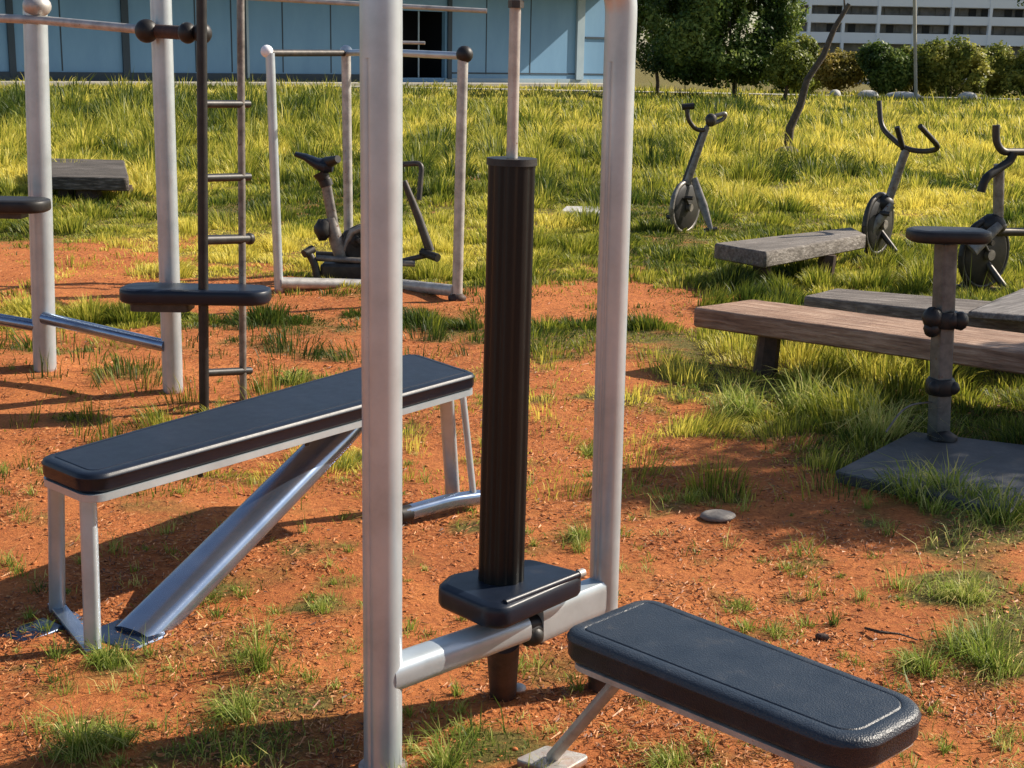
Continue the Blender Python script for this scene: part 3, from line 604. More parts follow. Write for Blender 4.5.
# dark pad at the left edge on its own post
q = at(-30, 205, 6.5)
SP = thing('padded_stool', (q.x, q.y, 0), 'dark flat pad cut by the left edge of the picture', 'gym equipment')
MB().slab(fillet([(q.x-.3, q.y-.13), (q.x+.365, q.y-.11), (q.x+.365, q.y+.11), (q.x-.3, q.y+.13)], .09, 7), pad_prof(q.z+.035, .06, .02, False)).build('pad', BLK, SP, 60)
MB().tube([(q.x, q.y, -.02), (q.x, q.y, q.z-.02)], .04, 20).build('post', DMET, SP)
MB().box((q.x+.12, q.y, q.z-.04), (.26, .10, .03)).build('pad_bracket', DMET, SP)
# ladder
l0 = gz(204, 410); l1 = gz(243, 399)
LA = thing('ladder', l0, 'narrow dark metal ladder standing upright beside the pull-up post', 'ladder')
T0 = at(201, -80, l0.y); T1 = at(240, -80, l1.y)
MB().tube([l0-Vector((0, 0, .02)), T0], .0225, 20).build('rail', LADM, LA); MB().tube([l1-Vector((0, 0, .02)), T1], .017, 20).build('rail', AGED, LA)
def onl(a, b, v):
    # point on rail where the picture row is v
    lo, hi = 0., 1.
    for _ in range(30):
        m_ = (lo+hi)/2; p = a.lerp(b, m_); vv = proj(np.array(p.x), np.array(p.y), np.array(p.z))[1]
        if vv > v: lo = m_
        else: hi = m_
    return a.lerp(b, lo)
for (va, vb, r) in ((-30, -30, .017), (104, 104, .017), (178, 177, .018), (240, 239, .022), (373, 371, .018)):
    a = onl(l0, T0, va); b_ = onl(l1, T1, vb); d_ = (b_-a).normalized()
    MB().tube([a, b_+d_*.05], r, 16).build('rung', LADM, LA)
    if r == .022: MB().ball(b_+d_*.05, .028, n=14).build('rung_knob', BLK, LA)

# ================================================================== middle rack
E1 = gz(279, 291); E2 = gz(349, 274); E3 = gz(457, 303); E4 = gz(384, 285)
RK = thing('pipe_rack', E4, 'thin silver pipe rack with waist high rails standing around the old bike', 'gym equipment')
et = [at(270, 53, E1.y), at(346, 53, E2.y), at(463, 56, E3.y), at(381, 52, E4.y)]
for g, t, r in ((E1, et[0], .031), (E2, et[1], .034), (E3, et[2], .034), (E4, et[3], .03)):
    MB().tube([g-Vector((0, 0, .02)), t], r, 20).build('post', SILD if r > .031 else SIL, RK)
MB().tube([et[0], et[1]], .023, 18).build('top_rail', DMET, RK); MB().tube([et[3], et[2]], .024, 18).build('top_rail', SIL, RK); MB().tube([et[1], et[3]], .023, 18).build('top_rail', SIL, RK)
MB().ball(et[0]+Vector((-.02, 0, .01)), .042, n=16).build('cap', WHT, RK); MB().ball(et[1]+Vector((0, 0, .01)), .045, n=16).build('cap', SIL, RK); MB().ball(et[2]+Vector((.01, 0, .01)), .055, n=16).build('cap', BLK, RK)
MB().tube([at(280, 283, E1.y), at(384, 285, E4.y)], .040, 20).build('low_rail', SILD, RK); MB().tube([at(384, 283, E4.y), at(455, 291, E3.y)], .040, 20).build('low_rail', SILD, RK)
MB().ball(E3+Vector((0, 0, .03)), .06, (1, 1, .7), 14, .1).build('foot', DRBR, RK)
# tall T bar behind
q = gz(384, 272)
TB = thing('pull_up_bar', q, 'thin silver crossbars high behind the big front post, in front of the blue building', 'gym equipment')
MB().tube([q-Vector((0, 0, .02)), at(381, -25, q.y)], .03, 18).build('post', SILD, TB)
MB().tube([at(236, -3, q.y), at(487, 11, q.y)], .017, 14).build('crossbar', SILD, TB)
MB().tube([at(381, 42, q.y), at(425, 43, q.y)], .012, 12).build('crossbar', SILD, TB)

# ================================================================== exercise bikes
def flywheel(parent, c, R, az, mdisc, mguard, hub=True):
    axn = Vector((math.cos(az), math.sin(az), 0)); zz = Vector((0, 0, 1)); tt = axn.cross(zz).normalized()
    ring = [c+tt*math.cos(a)*R+zz*math.sin(a)*R for a in [2*math.pi*i/40 for i in range(41)]]
    fw = MB().tube(ring, R*.10, 10, cap=False); fw = fw.build('flywheel_guard', mguard, parent)
    d = MB(); d.tube([c-axn*.035, c-axn*.02, c+axn*.02, c+axn*.035], [R*.80, R*.93, R*.93, R*.80], 40); dw = d.build('flywheel', mdisc, fw, 30)
    if hub: MB().tube([c-axn*.07, c+axn*.07], R*.16, 18).build('hub', AGED, fw)
    h = MB()
    for s_ in (-1, 1): h.tube([c+axn*.05*s_, c+axn*.05*s_+(tt*.6+zz*.7*s_)*R*.6], .012, 10); h.tube([c+axn*.05*s_+(tt*.6+zz*.7*s_)*R*.6, c+axn*.14*s_+(tt*.6+zz*.7*s_)*R*.6], .02, 10)
    h.build('pedal_crank', DMET, fw)
G1 = gz(690, 230); Yg = 13.3
BG = thing('exercise_bike', G1, 'slim exercise bike with oval grey wheel guard alone in the grass', 'exercise bike', 'old exercise bikes in the grass')
wc = at(685, 207, Yg); flywheel(BG, wc, .235, math.radians(-38), BLK, AGED)
MB().tube([at(707, 127, Yg), at(696, 158, Yg), at(687, 184, Yg)], [.026, .030, .036], 16, oval(1, .8, 3)).build('stem', AGED, BG)
MB().tube([at(702, 132, Yg+.05), at(683, 184, Yg+.05)], .022, 12).build('stem', DMET, BG)
MB().tube(arc_path([at(687, 108, Yg-.1), at(688, 120, Yg-.1), at(696, 130, Yg-.05), at(705, 130, Yg)], .1), .021, 12).build('handlebar', DMET, BG)
MB().tube([at(682, 107, Yg-.1), at(694, 106, Yg-.1)], .03, 12).build('grip', BLK, BG)
MB().tube(arc_path([at(706, 130, Yg), at(711, 117, Yg+.05), at(726, 113, Yg+.08), at(724, 119, Yg+.1), at(710, 125, Yg+.05)], .06), .020, 12).build('handlebar', AGED, BG)
MB().ball(at(711, 120, Yg), .055, (1, .8, 1.1), 14, .08).build('console', DMET, BG)
MB().tube([at(694, 178, Yg), at(703, 206, Yg-.05), at(711, 230, Yg-.12)], [.03, .045, .022], 14, oval(1, .5, 2.5)).build('fork', AGED, BG)
MB().tube([at(683, 184, Yg), at(671, 210, Yg+.1), at(674, 232, Yg+.12)], [.03, .025, .02], 12).build('fork', AGED, BG)
MB().tube([at(666, 229, Yg+.12), at(680, 232, Yg+.1)], .022, 12).build('foot', DMET, BG); MB().tube([at(704, 231, Yg-.12), at(717, 229, Yg-.1)], .022, 12).build('foot', DMET, BG)
# second
Yh = 11.3; gh = gz(880, 258); BH = thing('exercise_bike', (at(880, 223, Yh).x, Yh, 0), 'exercise bike with wide U shaped handlebar at the end of the low grey plank bench', 'exercise bike', 'old exercise bikes in the grass')
flywheel(BH, at(878, 224, Yh), .235, math.radians(-40), BLK, DMET)
MB().tube([at(906, 150, Yh), at(888, 202, Yh)], .033, 16, oval(1, .8, 3)).build('stem', AGED, BH)
MB().tube(arc_path([at(879, 101, Yh+.25), at(881, 128, Yh+.2), at(903, 148, Yh), at(922, 152, Yh-.05), at(941, 149, Yh-.2), at(920, 126, Yh-.35)], .09), .021, 14).build('handlebar', DMET, BH)
MB().tube([at(903, 149, Yh), at(897, 127, Yh-.05)], .022, 12).build('grip', BLK, BH)
MB().ball(at(883, 203, Yh), .09, (1, .8, .75), 16, .05).build('housing', BLK, BH)
MB().tube([at(892, 205, Yh-.1), at(866, 235, Yh-.12)], [.03, .045], 14, oval(1, .5, 2.5)).build('fork', AGED, BH)
for uu, dy in ((866, .1), (896, -.1)): MB().tube([at(uu, 252, Yh+dy), at(881, 232, Yh)], .022, 12).build('leg', DMET, BH)
MB().tube([Vector((at(862, 250, Yh).x, Yh+.15, .02)), Vector((at(898, 250, Yh).x, Yh-.15, .02))], .025, 12).build('foot', DMET, BH)
# third, at the right edge
Yi = 9.9; BI = thing('exercise_bike', (at(988, 255, Yi).x, Yi, 0), 'dark exercise bike with big black flywheel at the right edge behind the stool', 'exercise bike', 'old exercise bikes in the grass')
flywheel(BI, at(984, 254, Yi), .235, math.radians(-58), BLK, BLK)
MB().tube([at(999, 164, Yi), at(998, 228, Yi)], .036, 16, oval(1, .8, 3)).build('stem', AGED, BI)
MB().tube(arc_path([at(996, 125, Yi), at(996, 142, Yi), at(1002, 152, Yi), at(1032, 152, Yi+.1), at(1046, 138, Yi+.2), at(1046, 126, Yi+.3)], .08), .026, 14).build('handlebar', DMET, BI)
MB().tube(arc_path([at(1014, 153, Yi), at(1010, 161, Yi), at(985, 178, Yi-.1), at(981, 192, Yi-.1)], .08), .030, 14).build('grip', BLK, BI)
MB().ball(at(992, 225, Yi), .10, (1, .8, .8), 16, .05).build('housing', BLK, BI)
MB().tube([at(1000, 225, Yi-.12), at(972, 250, Yi-.18)], [.03, .05], 14, oval(1, .5, 2.5)).build('fork', AGED, BI)
for uu, dy in ((960, .1), (1005, -.1)): MB().tube([at(uu, 288, Yi+dy), at(986, 262, Yi)], .024, 12).build('leg', DMET, BI)
q = at(985, 255, Yi); MB().tube([(q.x-.25, Yi+.12, .02), (q.x+.25, Yi-.12, .02)], .028, 12).build('foot', DMET, BI)
MB().tube([at(996, 232, Yi), at(1040, 232, Yi+.15)], .03, 12).build('frame', DMET, BI)
MB().tube([at(1040, 246, Yi+.15), at(1042, 180, Yi+.15)], .028, 12).build('seat_post', AGED, BI)
MB().ball(at(1044, 176, Yi+.15), .11, (1.2, .8, .35), 16).build('saddle', BLK, BI)
# the one inside the pipe rack
Yf = 9.95; BF = thing('exercise_bike', (at(345, 270, Yf).x, Yf, 0), 'old exercise bike with dark saddle standing inside the silver pipe rack', 'exercise bike', 'old exercise bikes in the grass')
b = MB(); b.tube([at(295, 154, Yf), at(305, 157, Yf), at(316, 163, Yf), at(326, 166, Yf), at(333, 167, Yf)], [.022, .034, .052, .072, .05], 18, oval(.75, 1.15, 2.2), up=(0, 0, 1)); b.build('saddle', PAD, BF)
b = MB(); b.tube([at(316, 166, Yf+.1), at(327, 163, Yf-.02), at(338, 159, Yf-.12)], [.03, .045, .026], 14); b.tube([at(320, 172, Yf), at(325, 181, Yf)], [.06, .04], 14); b.build('saddle_rear', BLK, BF)
MB().tube([at(325, 178, Yf), at(334, 228, Yf)], .036, 18, oval(1, .8, 3)).build('seat_post', AGED, BF)
MB().tube([at(325, 180, Yf), at(327, 186, Yf)], .048, 16).build('seat_clamp', BLK, BF)
b = MB(); b.tube([at(330, 218, Yf), at(336, 240, Yf), at(341, 258, Yf)], [.045, .052, .045], 16); b.tube([at(341, 256, Yf), at(352, 232, Yf), at(372, 224, Yf)], .026, 14); b.build('frame', AGED, BF)
b = MB(); b.ball(at(322, 230, Yf-.05), .07, (.8, .7, 1.1), 14, .15); b.ball(at(351, 240, Yf+.03), .085, (1, .6, .9), 14, .1); b.build('crank_housing', BLK, BF)
MB().tube([at(316, 258, Yf-.08), at(415, 264, Yf-.08)], .022, 14).build('base_rail', AGED, BF); MB().tube([at(316, 254, Yf+.15), at(400, 258, Yf+.15)], .022, 14).build('base_rail', DMET, BF)
flywheel(BF, at(364, 248, Yf+.05), .16, math.radians(-70), BLK, DMET, False)
b = MB(); b.slab(fillet([(at(322, 270, Yf).x, Yf-.12), (at(398, 270, Yf).x, Yf-.12), (at(398, 270, Yf).x, Yf+.12), (at(322, 270, Yf).x, Yf+.12)], .04, 4), [(.01, .0), (0, .02), (0, .11), (.02, .13)]); b.build('base_box', DMET, BF)
b = MB(); b.tube(arc_path([at(308, 252, Yf-.1), at(314, 262, Yf-.1), at(318, 278, Yf-.1)], .06), [.028]*9, 12); b.build('pedal_crank', DMET, BF); b = MB(); b.tube([at(304, 254, Yf-.14), at(313, 249, Yf-.08)], .03, 12); b.build('pedal', DMET, BF); MB().tube([at(313, 281, Yf-.1), at(330, 286, Yf-.1)], .026, 12).build('pedal', DMET, BF)
MB().tube([at(384, 166, Yf), at(372, 225, Yf), at(368, 262, Yf)], .03, 14).build('stem', AGED, BF)
MB().tube(arc_path([at(380, 166, Yf), at(422, 163, Yf-.05), at(419, 200, Yf-.1)], .05), .019, 14).build('handlebar', DMET, BF)
MB().tube([at(404, 181, Yf), at(418, 216, Yf), at(430, 251, Yf)], [.022, .030, .034], 14).build('swing_arm', DMET, BF)
MB().tube([at(422, 252, Yf), at(438, 258, Yf-.1)], .03, 12).build('foot', BLK, BF)
q0 = at(398, 262, Yf); MB().tube([q0, at(432, 254, Yf)], .02, 12).build('base_rail', DMET, BF)

# ================================================================== weathered stool at right
J = gz(938, 447); ST = thing('weathered_stool', J, 'weathered post with black clamps and round ended black seat on a dark square plate', 'gym equipment')
jt = at(946, 244, J.y)
MB().tube([J, jt], .0355, 48, oval(1, 1, 9), up=(.9, .35, 0)).build('post', STPM, ST, 25)
q = at(948, 235, J.y-.02)
MB().slab(fillet([(q.x-.165, q.y-.11), (q.x+.17, q.y-.10), (q.x+.17, q.y+.10), (q.x-.165, q.y+.11)], .085, 8), pad_prof(q.z+.025, .052, .02, False)).build('seat', BLK, ST, 60)
def clamp(v, r, lobes):
    p = onl(J, jt, v); b = MB(); b.tube([p-Vector((0, 0, .035)), p-Vector((0, 0, .02)), p+Vector((0, 0, .02)), p+Vector((0, 0, .035))], [r*.85, r, r, r*.85], 28)
    for (dx, dz, rr) in lobes: b.ball(p+Vector((dx, -.035, dz)), rr, (1, 1, 1.1), 16, .06)
    b.build('clamp', BLK, ST)
clamp(319, .066, ((-.055, .01, .042), (.06, .0, .036), (-.055, -.035, .034), (.02, .0, .036)))
clamp(386, .062, ((-.035, .0, .028), (.045, .0, .026)))
MB().ball(J+Vector((.01, -.03, .05)), .05, (1.2, 1, .6), 14, .12).build('base_knob', BLK, ST)
pj = [gz(u, v, .04) for u, v in ((834, 471), (912, 431), (1085, 452), (1010, 512))]
MB().slab(fillet(pj, .015, 3), [(0, -.02), (0, .034), (.006, .04)]).build('base_plate', CONC, ST, 30)
b = MB(); b.tube(arc_path([at(932, 402, J.y), at(905, 405, J.y-.1), at(886, 432, J.y-.2)], .1), .004, 8); b.build('cable', POSTB, ST)

# ================================================================== plank benches
def plank(name, corners, z, th, m, legs, label, group='old wooden plank benches', legm=None, r=.02, sag=0):
    cxx = sum(p.x for p in corners)/4; cyy = sum(p.y for p in corners)/4
    o = thing(name, (cxx, cyy, 0), label, 'bench', group)
    po = fillet(corners, r, 3); po = [(x+random.uniform(-.004, .004), y+random.uniform(-.004, .004)) for x, y in po]
    MB().slab(po, [(.012, z-th), (0, z-th+.01), (0, z-.016), (.004, z-.006), (.012, z), (.014, z)]).build('plank', m, o, 50)
    for (x, y, rr) in legs:
        MB().tube([(x+random.uniform(-.03, .03), y, -.03), (x, y, z-th+.004)], [rr*1.1, rr], 12, oval(1, 1, 4)).build('leg', legm or DRBR, o)
    return o
k0, k1, k2, k3 = gz(692, 307, .33), gz(752, 299, .33), Vector((3.25, 6.22, .33)), Vector((2.95, 5.60, .33))
e = gz(1024, 352, .33); dfr = (e-k0).normalized(); k3 = k0+dfr*2.7; k2 = k1+(gz(1024, 333, .33)-k1).normalized()*2.6
lx = gz(769, 378)
plank('plank_bench', [k0, k1, k2, k3], .33, .105, WBR, [(lx.x, lx.y+.05, .055), (k3.x-.45, k3.y+.5, .055)], 'long bench of thick sunlit brown wood across the right side')
a0, a1, a2, a3 = gz(803, 296, .30), gz(836, 288, .30), gz(1090, 309, .30), gz(1080, 325, .30)
plank('plank_bench', [a0, a1, a2, a3], .30, .085, WGR, [(a0.x+.35, a0.y+.05, .05), (a3.x-.3, a3.y+.2, .05)], 'grey wooden plank bench just behind the brown one')
c0, c1, c2, c3 = gz(966, 311, .345), gz(1034, 283, .345), gz(1120, 296, .345), gz(1060, 318, .345)
plank('plank_bench', [c0, c1, c2, c3], .345, .04, WGR2, [(c2.x-.15, c2.y-.1, .045)], 'short pale grey boards at the right edge lying over the grey plank bench')
m0, m1, m2, m3 = gz(714, 243, .29), gz(766, 252, .29), gz(866, 234, .29), gz(852, 227, .29)
plank('plank_bench', [m0, m1, m2, m3], .29, .115, WGM, [(m0.x+.35, m0.y, .06), (m1.x+.6, m1.y+.75, .06)], 'low grey plank bench leading to the bike with U shaped handlebar')
# old log bench far left, pale board in the grass
q0, q1, q2, q3 = gz(36, 176, .26), gz(129, 178, .26), gz(124, 160, .26), gz(38, 158, .26)
plank('plank_bench', [q0, q1, q2, q3], .26, .14, WDKW, [(q0.x+.25, q0.y+.2, .08), (q1.x-.5, q1.y+.2, .12), (q1.x-.2, q1.y+.6, .06)], 'small low weathered bench far back in the grass at the left', r=.05)
pp = [gz(u, v, .07) for u, v in ((560, 211), (566, 206), (612, 206), (608, 213))]
o = MB().slab(fillet(pp, .02, 3), [(0, .02), (0, .06), (.01, .07)]).build('board', WST); tag(o, 'pale flat board lying in the grass beyond the right frame post', 'board')
# leaning dead trunk and thin pole
Yp = 25.0; tr = [at(787, 156, Yp), at(790, 128, Yp), at(800, 106, Yp), at(807, 80, Yp), (at(823, 56, Yp)), at(835, 27, Yp), at(849, 4, Yp)]
dt = thing('dead_tree', gz(787, 152), 'dark bare dead trunk leaning right in the field', 'tree')
MB().tube(tr, [.085, .075, .07, .058, .055, .048, .036], 12).build('trunk', DEAD, dt)
MB().tube([at(845, 12, Yp), at(844, -4, Yp)], [.022, .012], 8).build('branch', DEAD, dt)
MB().ball(gz(787, 156)+Vector((0, 0, .05)), .18, (1.1, 1, .6), 14, .2).build('root', DEAD, dt)
Yq = 62.; q = gz(917, 86)
tp = thing('thin_pole', (at(917, 86, Yq).x, Yq, 0), 'thin pale pole rising in front of the hedge and white building', 'pole')
MB().tube([(at(917, 86, Yq).x, Yq, 0), (at(914, -40, Yq).x, Yq, at(914, -40, Yq).z)], .075, 12).build('pole', PATH, tp)

# ================================================================== trees and shrubs
def leaves(name, blobs, n, size, m, parent, shell=.55, tb=0.):
    """blobs: (x,y,z,rx,ry,rz); small leaf-sized quads through the crown, in clumps"""
    bw = np.array([b[3]*b[5] for b in blobs]); bw = bw/bw.sum(); idx = rng.choice(len(blobs), n, p=bw); B = np.array(blobs)[idx]
    d = rng.normal(size=(n, 3)); d /= np.linalg.norm(d, axis=1)[:, None]; rr = rng.random(n)**.40
    # clump field breaks the outline
    nz = fbm(d[:, 0]*3+idx*7.7+50, d[:, 2]*3+d[:, 1]*2+idx*3.1+50, 3)
    rr = rr*(.62+.72*nz)
    P_ = B[:, :3]+d*B[:, 3:]*rr[:, None]; P_[:, 2] = np.maximum(P_[:, 2], .05)
    hole = fbm(P_[:, 0]*1.3+3, P_[:, 2]*1.3+P_[:, 1]*.8, 3); k = hole > .31; P_ = P_[k]; d = d[k]; n = len(P_)
    nd = d+rng.normal(0, .7, (n, 3)); nd[:, 2] += .3; nd /= np.linalg.norm(nd, axis=1)[:, None]
    t = np.cross(nd, rng.normal(size=(n, 3))); t /= np.linalg.norm(t, axis=1)[:, None]; b_ = np.cross(nd, t)
    s = size*rng.uniform(.6, 1.4, n)[:, None]
    v = np.zeros((n, 4, 3)); v[:, 0] = P_-t*s; v[:, 1] = P_-b_*s*.5; v[:, 2] = P_+t*s; v[:, 3] = P_+b_*s*.5
    v -= np.array(root_loc(parent))
    me = bpy.data.meshes.new(name); me.vertices.add(n*4); me.vertices.foreach_set('co', v.ravel()); me.loops.add(n*4); me.loops.foreach_set('vertex_index', np.arange(n*4)); me.polygons.add(n); me.polygons.foreach_set('loop_start', np.arange(n)*4); me.update(calc_edges=True)
    cl = fbm(P_[:, 0]*1.1+9, P_[:, 2]*1.1+5, 3); tt = np.clip(.45+1.5*(cl-.5)+rng.normal(0, .2, n)+tb, 0, 1)
    a = me.attributes.new('tint', 'FLOAT', 'POINT'); a.data.foreach_set('value', np.repeat(tt, 4)); me.materials.append(m)
    o = bpy.data.objects.new(name, me); col.objects.link(o); o.parent = parent; return o
def px2(u, v, Y): p = at(u, v, Y); return (p.x, p.y, p.z)
def tree(u, vb, Y, crown, n, size, m, label, trunk_r=.15, top=None, tb=0., group='trees behind the field', bend=0):
    base = at(u, vb, Y); base.z = 0; o = thing('tree', base, label, 'tree', group)
    sc = Y/FPX; bl = [(*px2(cu, cv, Y+dy), ru*sc, ru*sc*.9, rv*sc) for cu, cv, ru, rv, dy in crown]
    leaves('crown', bl, n, size, m, o, tb=tb)
    tops = sorted(bl, key=lambda b: -b[3])[:5]; c0 = Vector(tops[0][:3])
    fork = base+(c0-base)*.45; fork.x += bend
    b = MB(); b.tube([base-Vector((0, 0, .1)), base.lerp(fork, .5)+Vector((.05, 0, 0)), fork], [trunk_r, trunk_r*.8, trunk_r*.65], 10); b.build('trunk', BARK, o)
    for t_ in tops: MB().tube([fork, fork.lerp(Vector(t_[:3]), .55)+Vector((0, 0, .15)), Vector(t_[:3])], [trunk_r*.55, trunk_r*.35, trunk_r*.15], 7).build('limb', BARK, o)
    return o
tree(735, 96, 58, [(715, 68, 40, 20, .2), (690, 62, 36, 22, 0), (752, 66, 36, 20, .1), (676, 52, 26, 24, 0), (728, 18, 50, 42, 0), (690, 40, 36, 34, -.5), (768, 30, 32, 36, .3), (700, -8, 42, 38, 0), (755, -20, 48, 40, .5), (725, 58, 44, 22, -.6), (680, 8, 36, 40, .5), (786, 12, 22, 24, 0), (760, 58, 28, 18, -.3), (725, -60, 50, 36, 0)], 85000, .085, LDK, 'large dense dark green tree right of the front frame', .12)
tree(657, 97, 62, [(655, 40, 30, 36, 0), (648, 5, 30, 34, .4), (668, 62, 22, 18, -.3), (640, -25, 30, 30, 0)], 16000, .085, LDK, 'slim trunked dark tree close behind the right frame post', .10)
tree(783, 97, 56, [(792, 62, 22, 20, 0), (806, 52, 14, 18, .3), (780, 74, 16, 12, -.3), (799, 80, 14, 10, 0)], 9000, .075, LLT, 'small light green tree at the right foot of the big dark tree', .09)
tree(1062, 88, 64, [(1060, -12, 44, 26, 0), (1090, -30, 50, 40, 0), (1044, -30, 36, 22, 0)], 12000, .09, LDK, 'tree leaning into the top right corner', .16)
def shrub(u0, u1, v0, v1, Y, n, m, label, tb=0.):
    base = at((u0+u1)/2, v1, Y); base.z = 0; o = thing('shrub', base, label, 'shrub', 'shrubs in front of the white building'); sc = Y/FPX; W_ = (u1-u0)/2; Hh = (v1-v0)/2; bl = []
    for k in range(14):
        a = random.uniform(-.75, .75) if k else 0; b = random.uniform(-.35, .35)+(.55 if k % 2 else 0); bl.append((*px2((u0+u1)/2+a*W_, (v0+v1)/2+b*Hh, Y+random.uniform(-.6, .6)), W_*sc*.5, W_*sc*.5, Hh*sc*.62))
    leaves('foliage', bl, int(n*1.3), .085, m, o, tb=tb)
    for k in range(3): MB().tube([base-Vector((0, 0, .1)), Vector(bl[k][:3])], [.05, .02], 7).build('stem', BARK, o)
shrub(810, 866, 46, 84, 68, 11000, LRD, 'reddish brown shrub left of the round dark shrub', .1)
shrub(857, 908, 36, 84, 66, 15000, LDK, 'round dark green shrub behind the pale rocks')
shrub(893, 935, 44, 86, 69, 11000, LOL, 'olive shrub between round dark shrub and thin pole')
shrub(918, 985, 36, 87, 66, 18000, LOL, 'tallest olive shrub just right of the thin pole', .12)
shrub(965, 1015, 40, 88, 67, 14000, LOL, 'olive shrub second from the right edge', .02)
shrub(1000, 1062, 42, 90, 66, 15000, LOL, 'darker olive shrub touching the right edge', -.08)
shrub(1050, 1110, 38, 90, 67, 9000, LOL, 'olive shrub beyond the right edge of the picture')
shrub(772, 826, 62, 90, 70, 7000, LLT, 'low green shrub behind the small light tree', -.05)
for (u, v, r, lab) in ((869, 79, .55, 'pale rock under the left side of the round dark shrub'), (904, 81, .95, 'wide pale rock slab beneath the olive shrub by the pole'), (969, 82, .5, 'small pale rock under the tallest olive shrub'), (836, 79, .3, 'tiny pale rock beneath the reddish shrub')):
    p = at(u, v, 63); stone((p.x, 63, .10), r*.85, .4, .24 if r < .9 else .20, WST, 'pale_rock', lab, 'rock', 0, 'pale rocks below the shrubs')

# ================================================================== blue building
A = Vector((-24.3, 57.5, 0)); wd_ = Vector((.8, .6, 0)); wn = Vector((.6, -.8, 0))
RW = Matrix(((wd_.x, -wn.x, 0), (wd_.y, -wn.y, 0), (0, 0, 1)))      # local x along the wall, local y inwards
def wt(u, v=60):
    r_ = ray(u, v); a, b = r_[0], r_[1]    # A + t wd = s (a,b)
    det = wd_.x*(-b)+a*wd_.y; return (-A.x*(-b)-a*A.y)/det if abs(det) > 1e-9 else 0
def wz(u, v):
    t = wt(u, v); p = A+wd_*t; r_ = ray(u, v); return H+r_[2]*(p.y/r_[1])
BB = thing('blue_building', A+wd_*15, 'long blue panelled building with a dark open doorway behind the field', 'building')
def wbox(mb, t0, t1, d0, d1, z0, z1):   # d: outwards positive
    c = A+wd_*((t0+t1)/2)+wn*((d0+d1)/2); c.z = (z0+z1)/2; mb.box(c, (t1-t0, abs(d1-d0), z1-z0), RW)
tA, tB = wt(-90), wt(634); HT = 6.4
td0, td1 = wt(398), wt(445)
b = MB(); wbox(b, tA, td0, -.3, 0, 0, HT); wbox(b, td1, tB, -.3, 0, 0, HT); wbox(b, td0, td1, -.3, 0, 3.6, HT); wbox(b, td0, td1, -.3, .0, 0, .35); bw_ = b.build('wall', BLUE, BB, 20)
b = MB(); wbox(b, tA, tB, -14, -.303, 0, .1); wbox(b, tA, tA+.3, -14, -.303, 0, HT); wbox(b, tB-.3, tB, -14, -.303, 0, HT); wbox(b, tA, tB, -14.3, -14.003, 0, HT); b.build('wall', BLUE, BB, 20)
b = MB(); wbox(b, td0-.6, td1+.6, -3.2, -3, 0, 3.9); wbox(b, td0-.6, td0-.4, -3, -.31, 0, 3.9); wbox(b, td1+.4, td1+.6, -3, -.31, 0, 3.9); wbox(b, td0-.6, td1+.6, -3, -.31, 3.9, 4.0); dw_ = b.build('doorway', DGLS, BB, 20)
tl = wt(421); b = MB(); wbox(b, tl-.03, tl+.03, -.26, -.2, .36, 3.6); b.build('door_frame', BLUL, dw_, 20)
b = MB()
for u in (62, 196, 232, 283, 331, 375, 486, 530, 608): t = wt(u); b = MB(); wbox(b, t-.03, t+.03, .002, .012, .55, HT-.02); b.build('panel_seam', SEAM, bw_, 20)
for u, w_, m in ((126, .16, SEAM), (243, .14, SEAM), (247.5, .06, BLUL), (449, .12, SEAM), (12, .14, SEAM), (-50, .16, SEAM)): t = wt(u); b = MB(); wbox(b, t-w_, t+w_, .003, .10, .3, HT-.03); b.build('pilaster', m, BB, 20)
t = wt(579); b = MB(); wbox(b, t-.28, t+.22, .003, .16, .3, HT-.03); b.build('pilaster', BLUL, BB, 20, label='pale broad pilaster')
t0 = wt(452); zz = wz(520, 73.5); b = MB(); wbox(b, t0, tB, .004, .03, zz-.035, zz+.035); b.build('horizontal_seam', SEAM, BB, 20)
t0 = wt(584); zz = wz(600, 38); b = MB(); wbox(b, t0, tB, .02, .07, zz-.05, zz+.05); b.build('pipe', SEAM, BB, 20)
b = MB(); wbox(b, tA, td0, .005, .08, .0, .50); b.build('plinth', SEAM, BB, 20)
b = MB(); wbox(b, td1, tB, .005, .06, .0, .34); b.build('plinth', BLUL, BB, 20)
tc = wt(607); b = MB(); wbox(b, tA-.5, tc, .004, 2.7, 5.0, 5.22); b.build('canopy', SEAM, BB, 20)
b = MB(); wbox(b, tA-.3, tB+.3, -14.6, .35, HT, HT+.25); b.build('roof', WHT, BB, 20)
# kerb and paths
b = MB(); c = A+wd_*14+wn*1.6; b.box((c.x, c.y, .07), (44, 2.2, .14), RW); tag(b.build('path', PATH), 'pale concrete path along the blue building', None, None, 'structure')
b = MB(); b.box((26, 64.2, .02), (70, 1.6, .09)); tag(b.build('path', PATH), 'pale dusty path below the shrubs', None, None, 'structure')

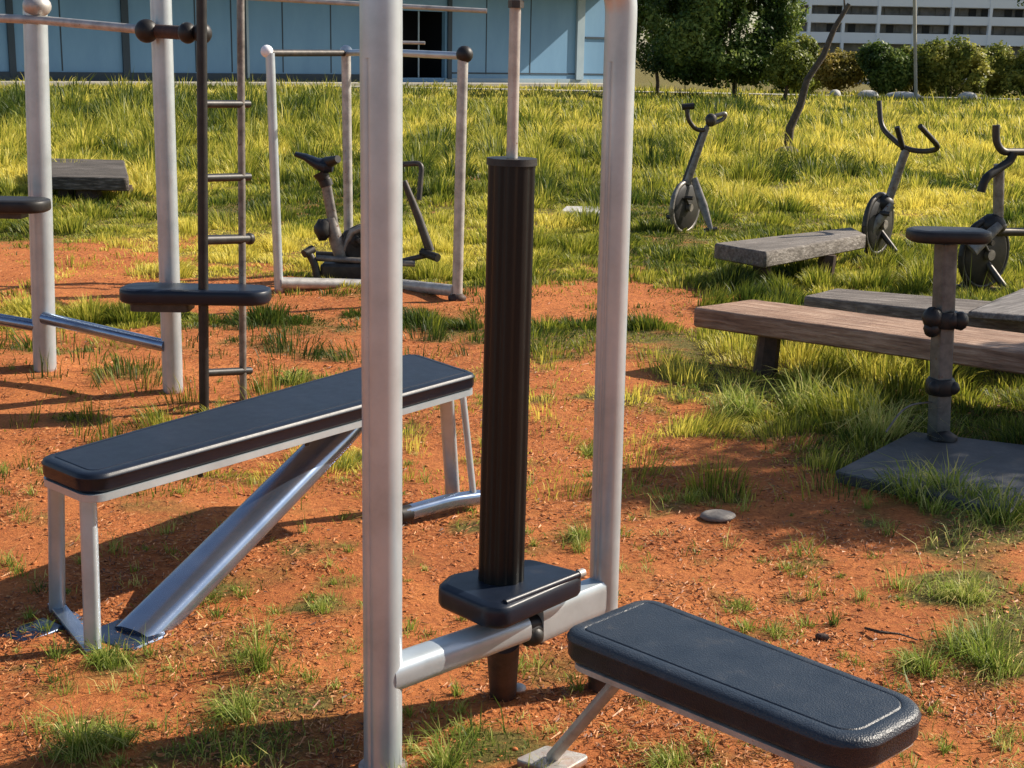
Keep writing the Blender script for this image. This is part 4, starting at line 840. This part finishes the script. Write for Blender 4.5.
# ================================================================== white building
YW = 200.; WB = thing('white_building', (at(900, 60, YW).x, YW, 0), 'white building with long horizontal balcony bands behind the shrubs', 'building')
xl, xr = at(779, 40, YW).x, at(1130, 40, YW).x; cxw = (xl+xr)/2; wdw = xr-xl
def zw(v): return at(900, v, YW).z
RZ = Matrix.Rotation(math.radians(1.5), 3, 'Z')
rows = [(44, 33.5), (24, 15.5), (6.5, -2), (-10, -18), (-27, -36)]
TL = Matrix.Rotation(0, 3, 'Y')
for v0, v1 in rows: b = MB(); b.box((cxw, YW, (zw(v0)+zw(v1))/2), (wdw, 1.2, zw(v1)-zw(v0))); b.build('parapet', WHT, WB, 20)
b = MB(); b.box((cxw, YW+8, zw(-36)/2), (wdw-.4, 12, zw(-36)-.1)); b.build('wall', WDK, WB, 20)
for v0 in (24.5, 6.9, -9.6, -26.6, 44.4): b = MB(); b.box((cxw, YW+1.6, zw(v0)+.12), (wdw-.2, 2.0, .2)); b.build('floor_slab', WHT, WB, 20)
for u in (808, 842, 877, 913, 950, 988, 1026, 1064, 1102):
    b = MB(); x = at(u, 30, YW).x; b.box((x, YW-.35, zw(-36)/2), (.38, .8, zw(-36)-.05)); b.build('column', WHT, WB, 20)
rr_ = random.Random(4)
for v0, v1 in ((33, 24.3), (15, 6.8)):
    for u in range(784, 1120, 12):
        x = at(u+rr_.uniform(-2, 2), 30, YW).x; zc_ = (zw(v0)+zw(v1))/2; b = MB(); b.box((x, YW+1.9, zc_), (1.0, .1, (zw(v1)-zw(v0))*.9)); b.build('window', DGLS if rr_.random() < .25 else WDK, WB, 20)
b = MB(); b.box((cxw, YW+8, zw(-36)+.3), (wdw+1, 14, .6)); b.build('roof', WHT, WB, 20)
b = MB(); b.box((cxw-6, 100, .35), (75, .3, .7)); tag(b.build('low_wall', WST), 'low pale wall seen behind the tree trunks', 'wall')

# added tree out of view, crown shaped to shade base plate and soil
shade_tree = thing('tree', (6.9, 8.3, 0), 'unseen leafy tree added right of the picture to shade the soil', 'tree')
leaves('crown', [(5.95, 7.2, 3.1, 1.0, .65, .5), (4.85, 6.62, 3.0, .55, .26, .25), (7.9, 7.7, 3.3, 1.0, .7, .6), (5.3, 6.3, 3.0, .5, .3, .25)], 15000, .035, LDK, shade_tree)
MB().tube([(6.9, 8.3, -.1), (6.85, 8.2, 1.3), (6.8, 8.0, 2.6)], [.11, .09, .07], 12).build('trunk', BARK, shade_tree)
for q in ((5.9, 7.2, 3.1), (4.7, 6.6, 3.0), (7.7, 7.8, 3.3)): MB().tube([(6.8, 8.0, 2.5), (6.5, 7.7, 2.9), q], [.06, .04, .012], 8).build('limb', BARK, shade_tree)
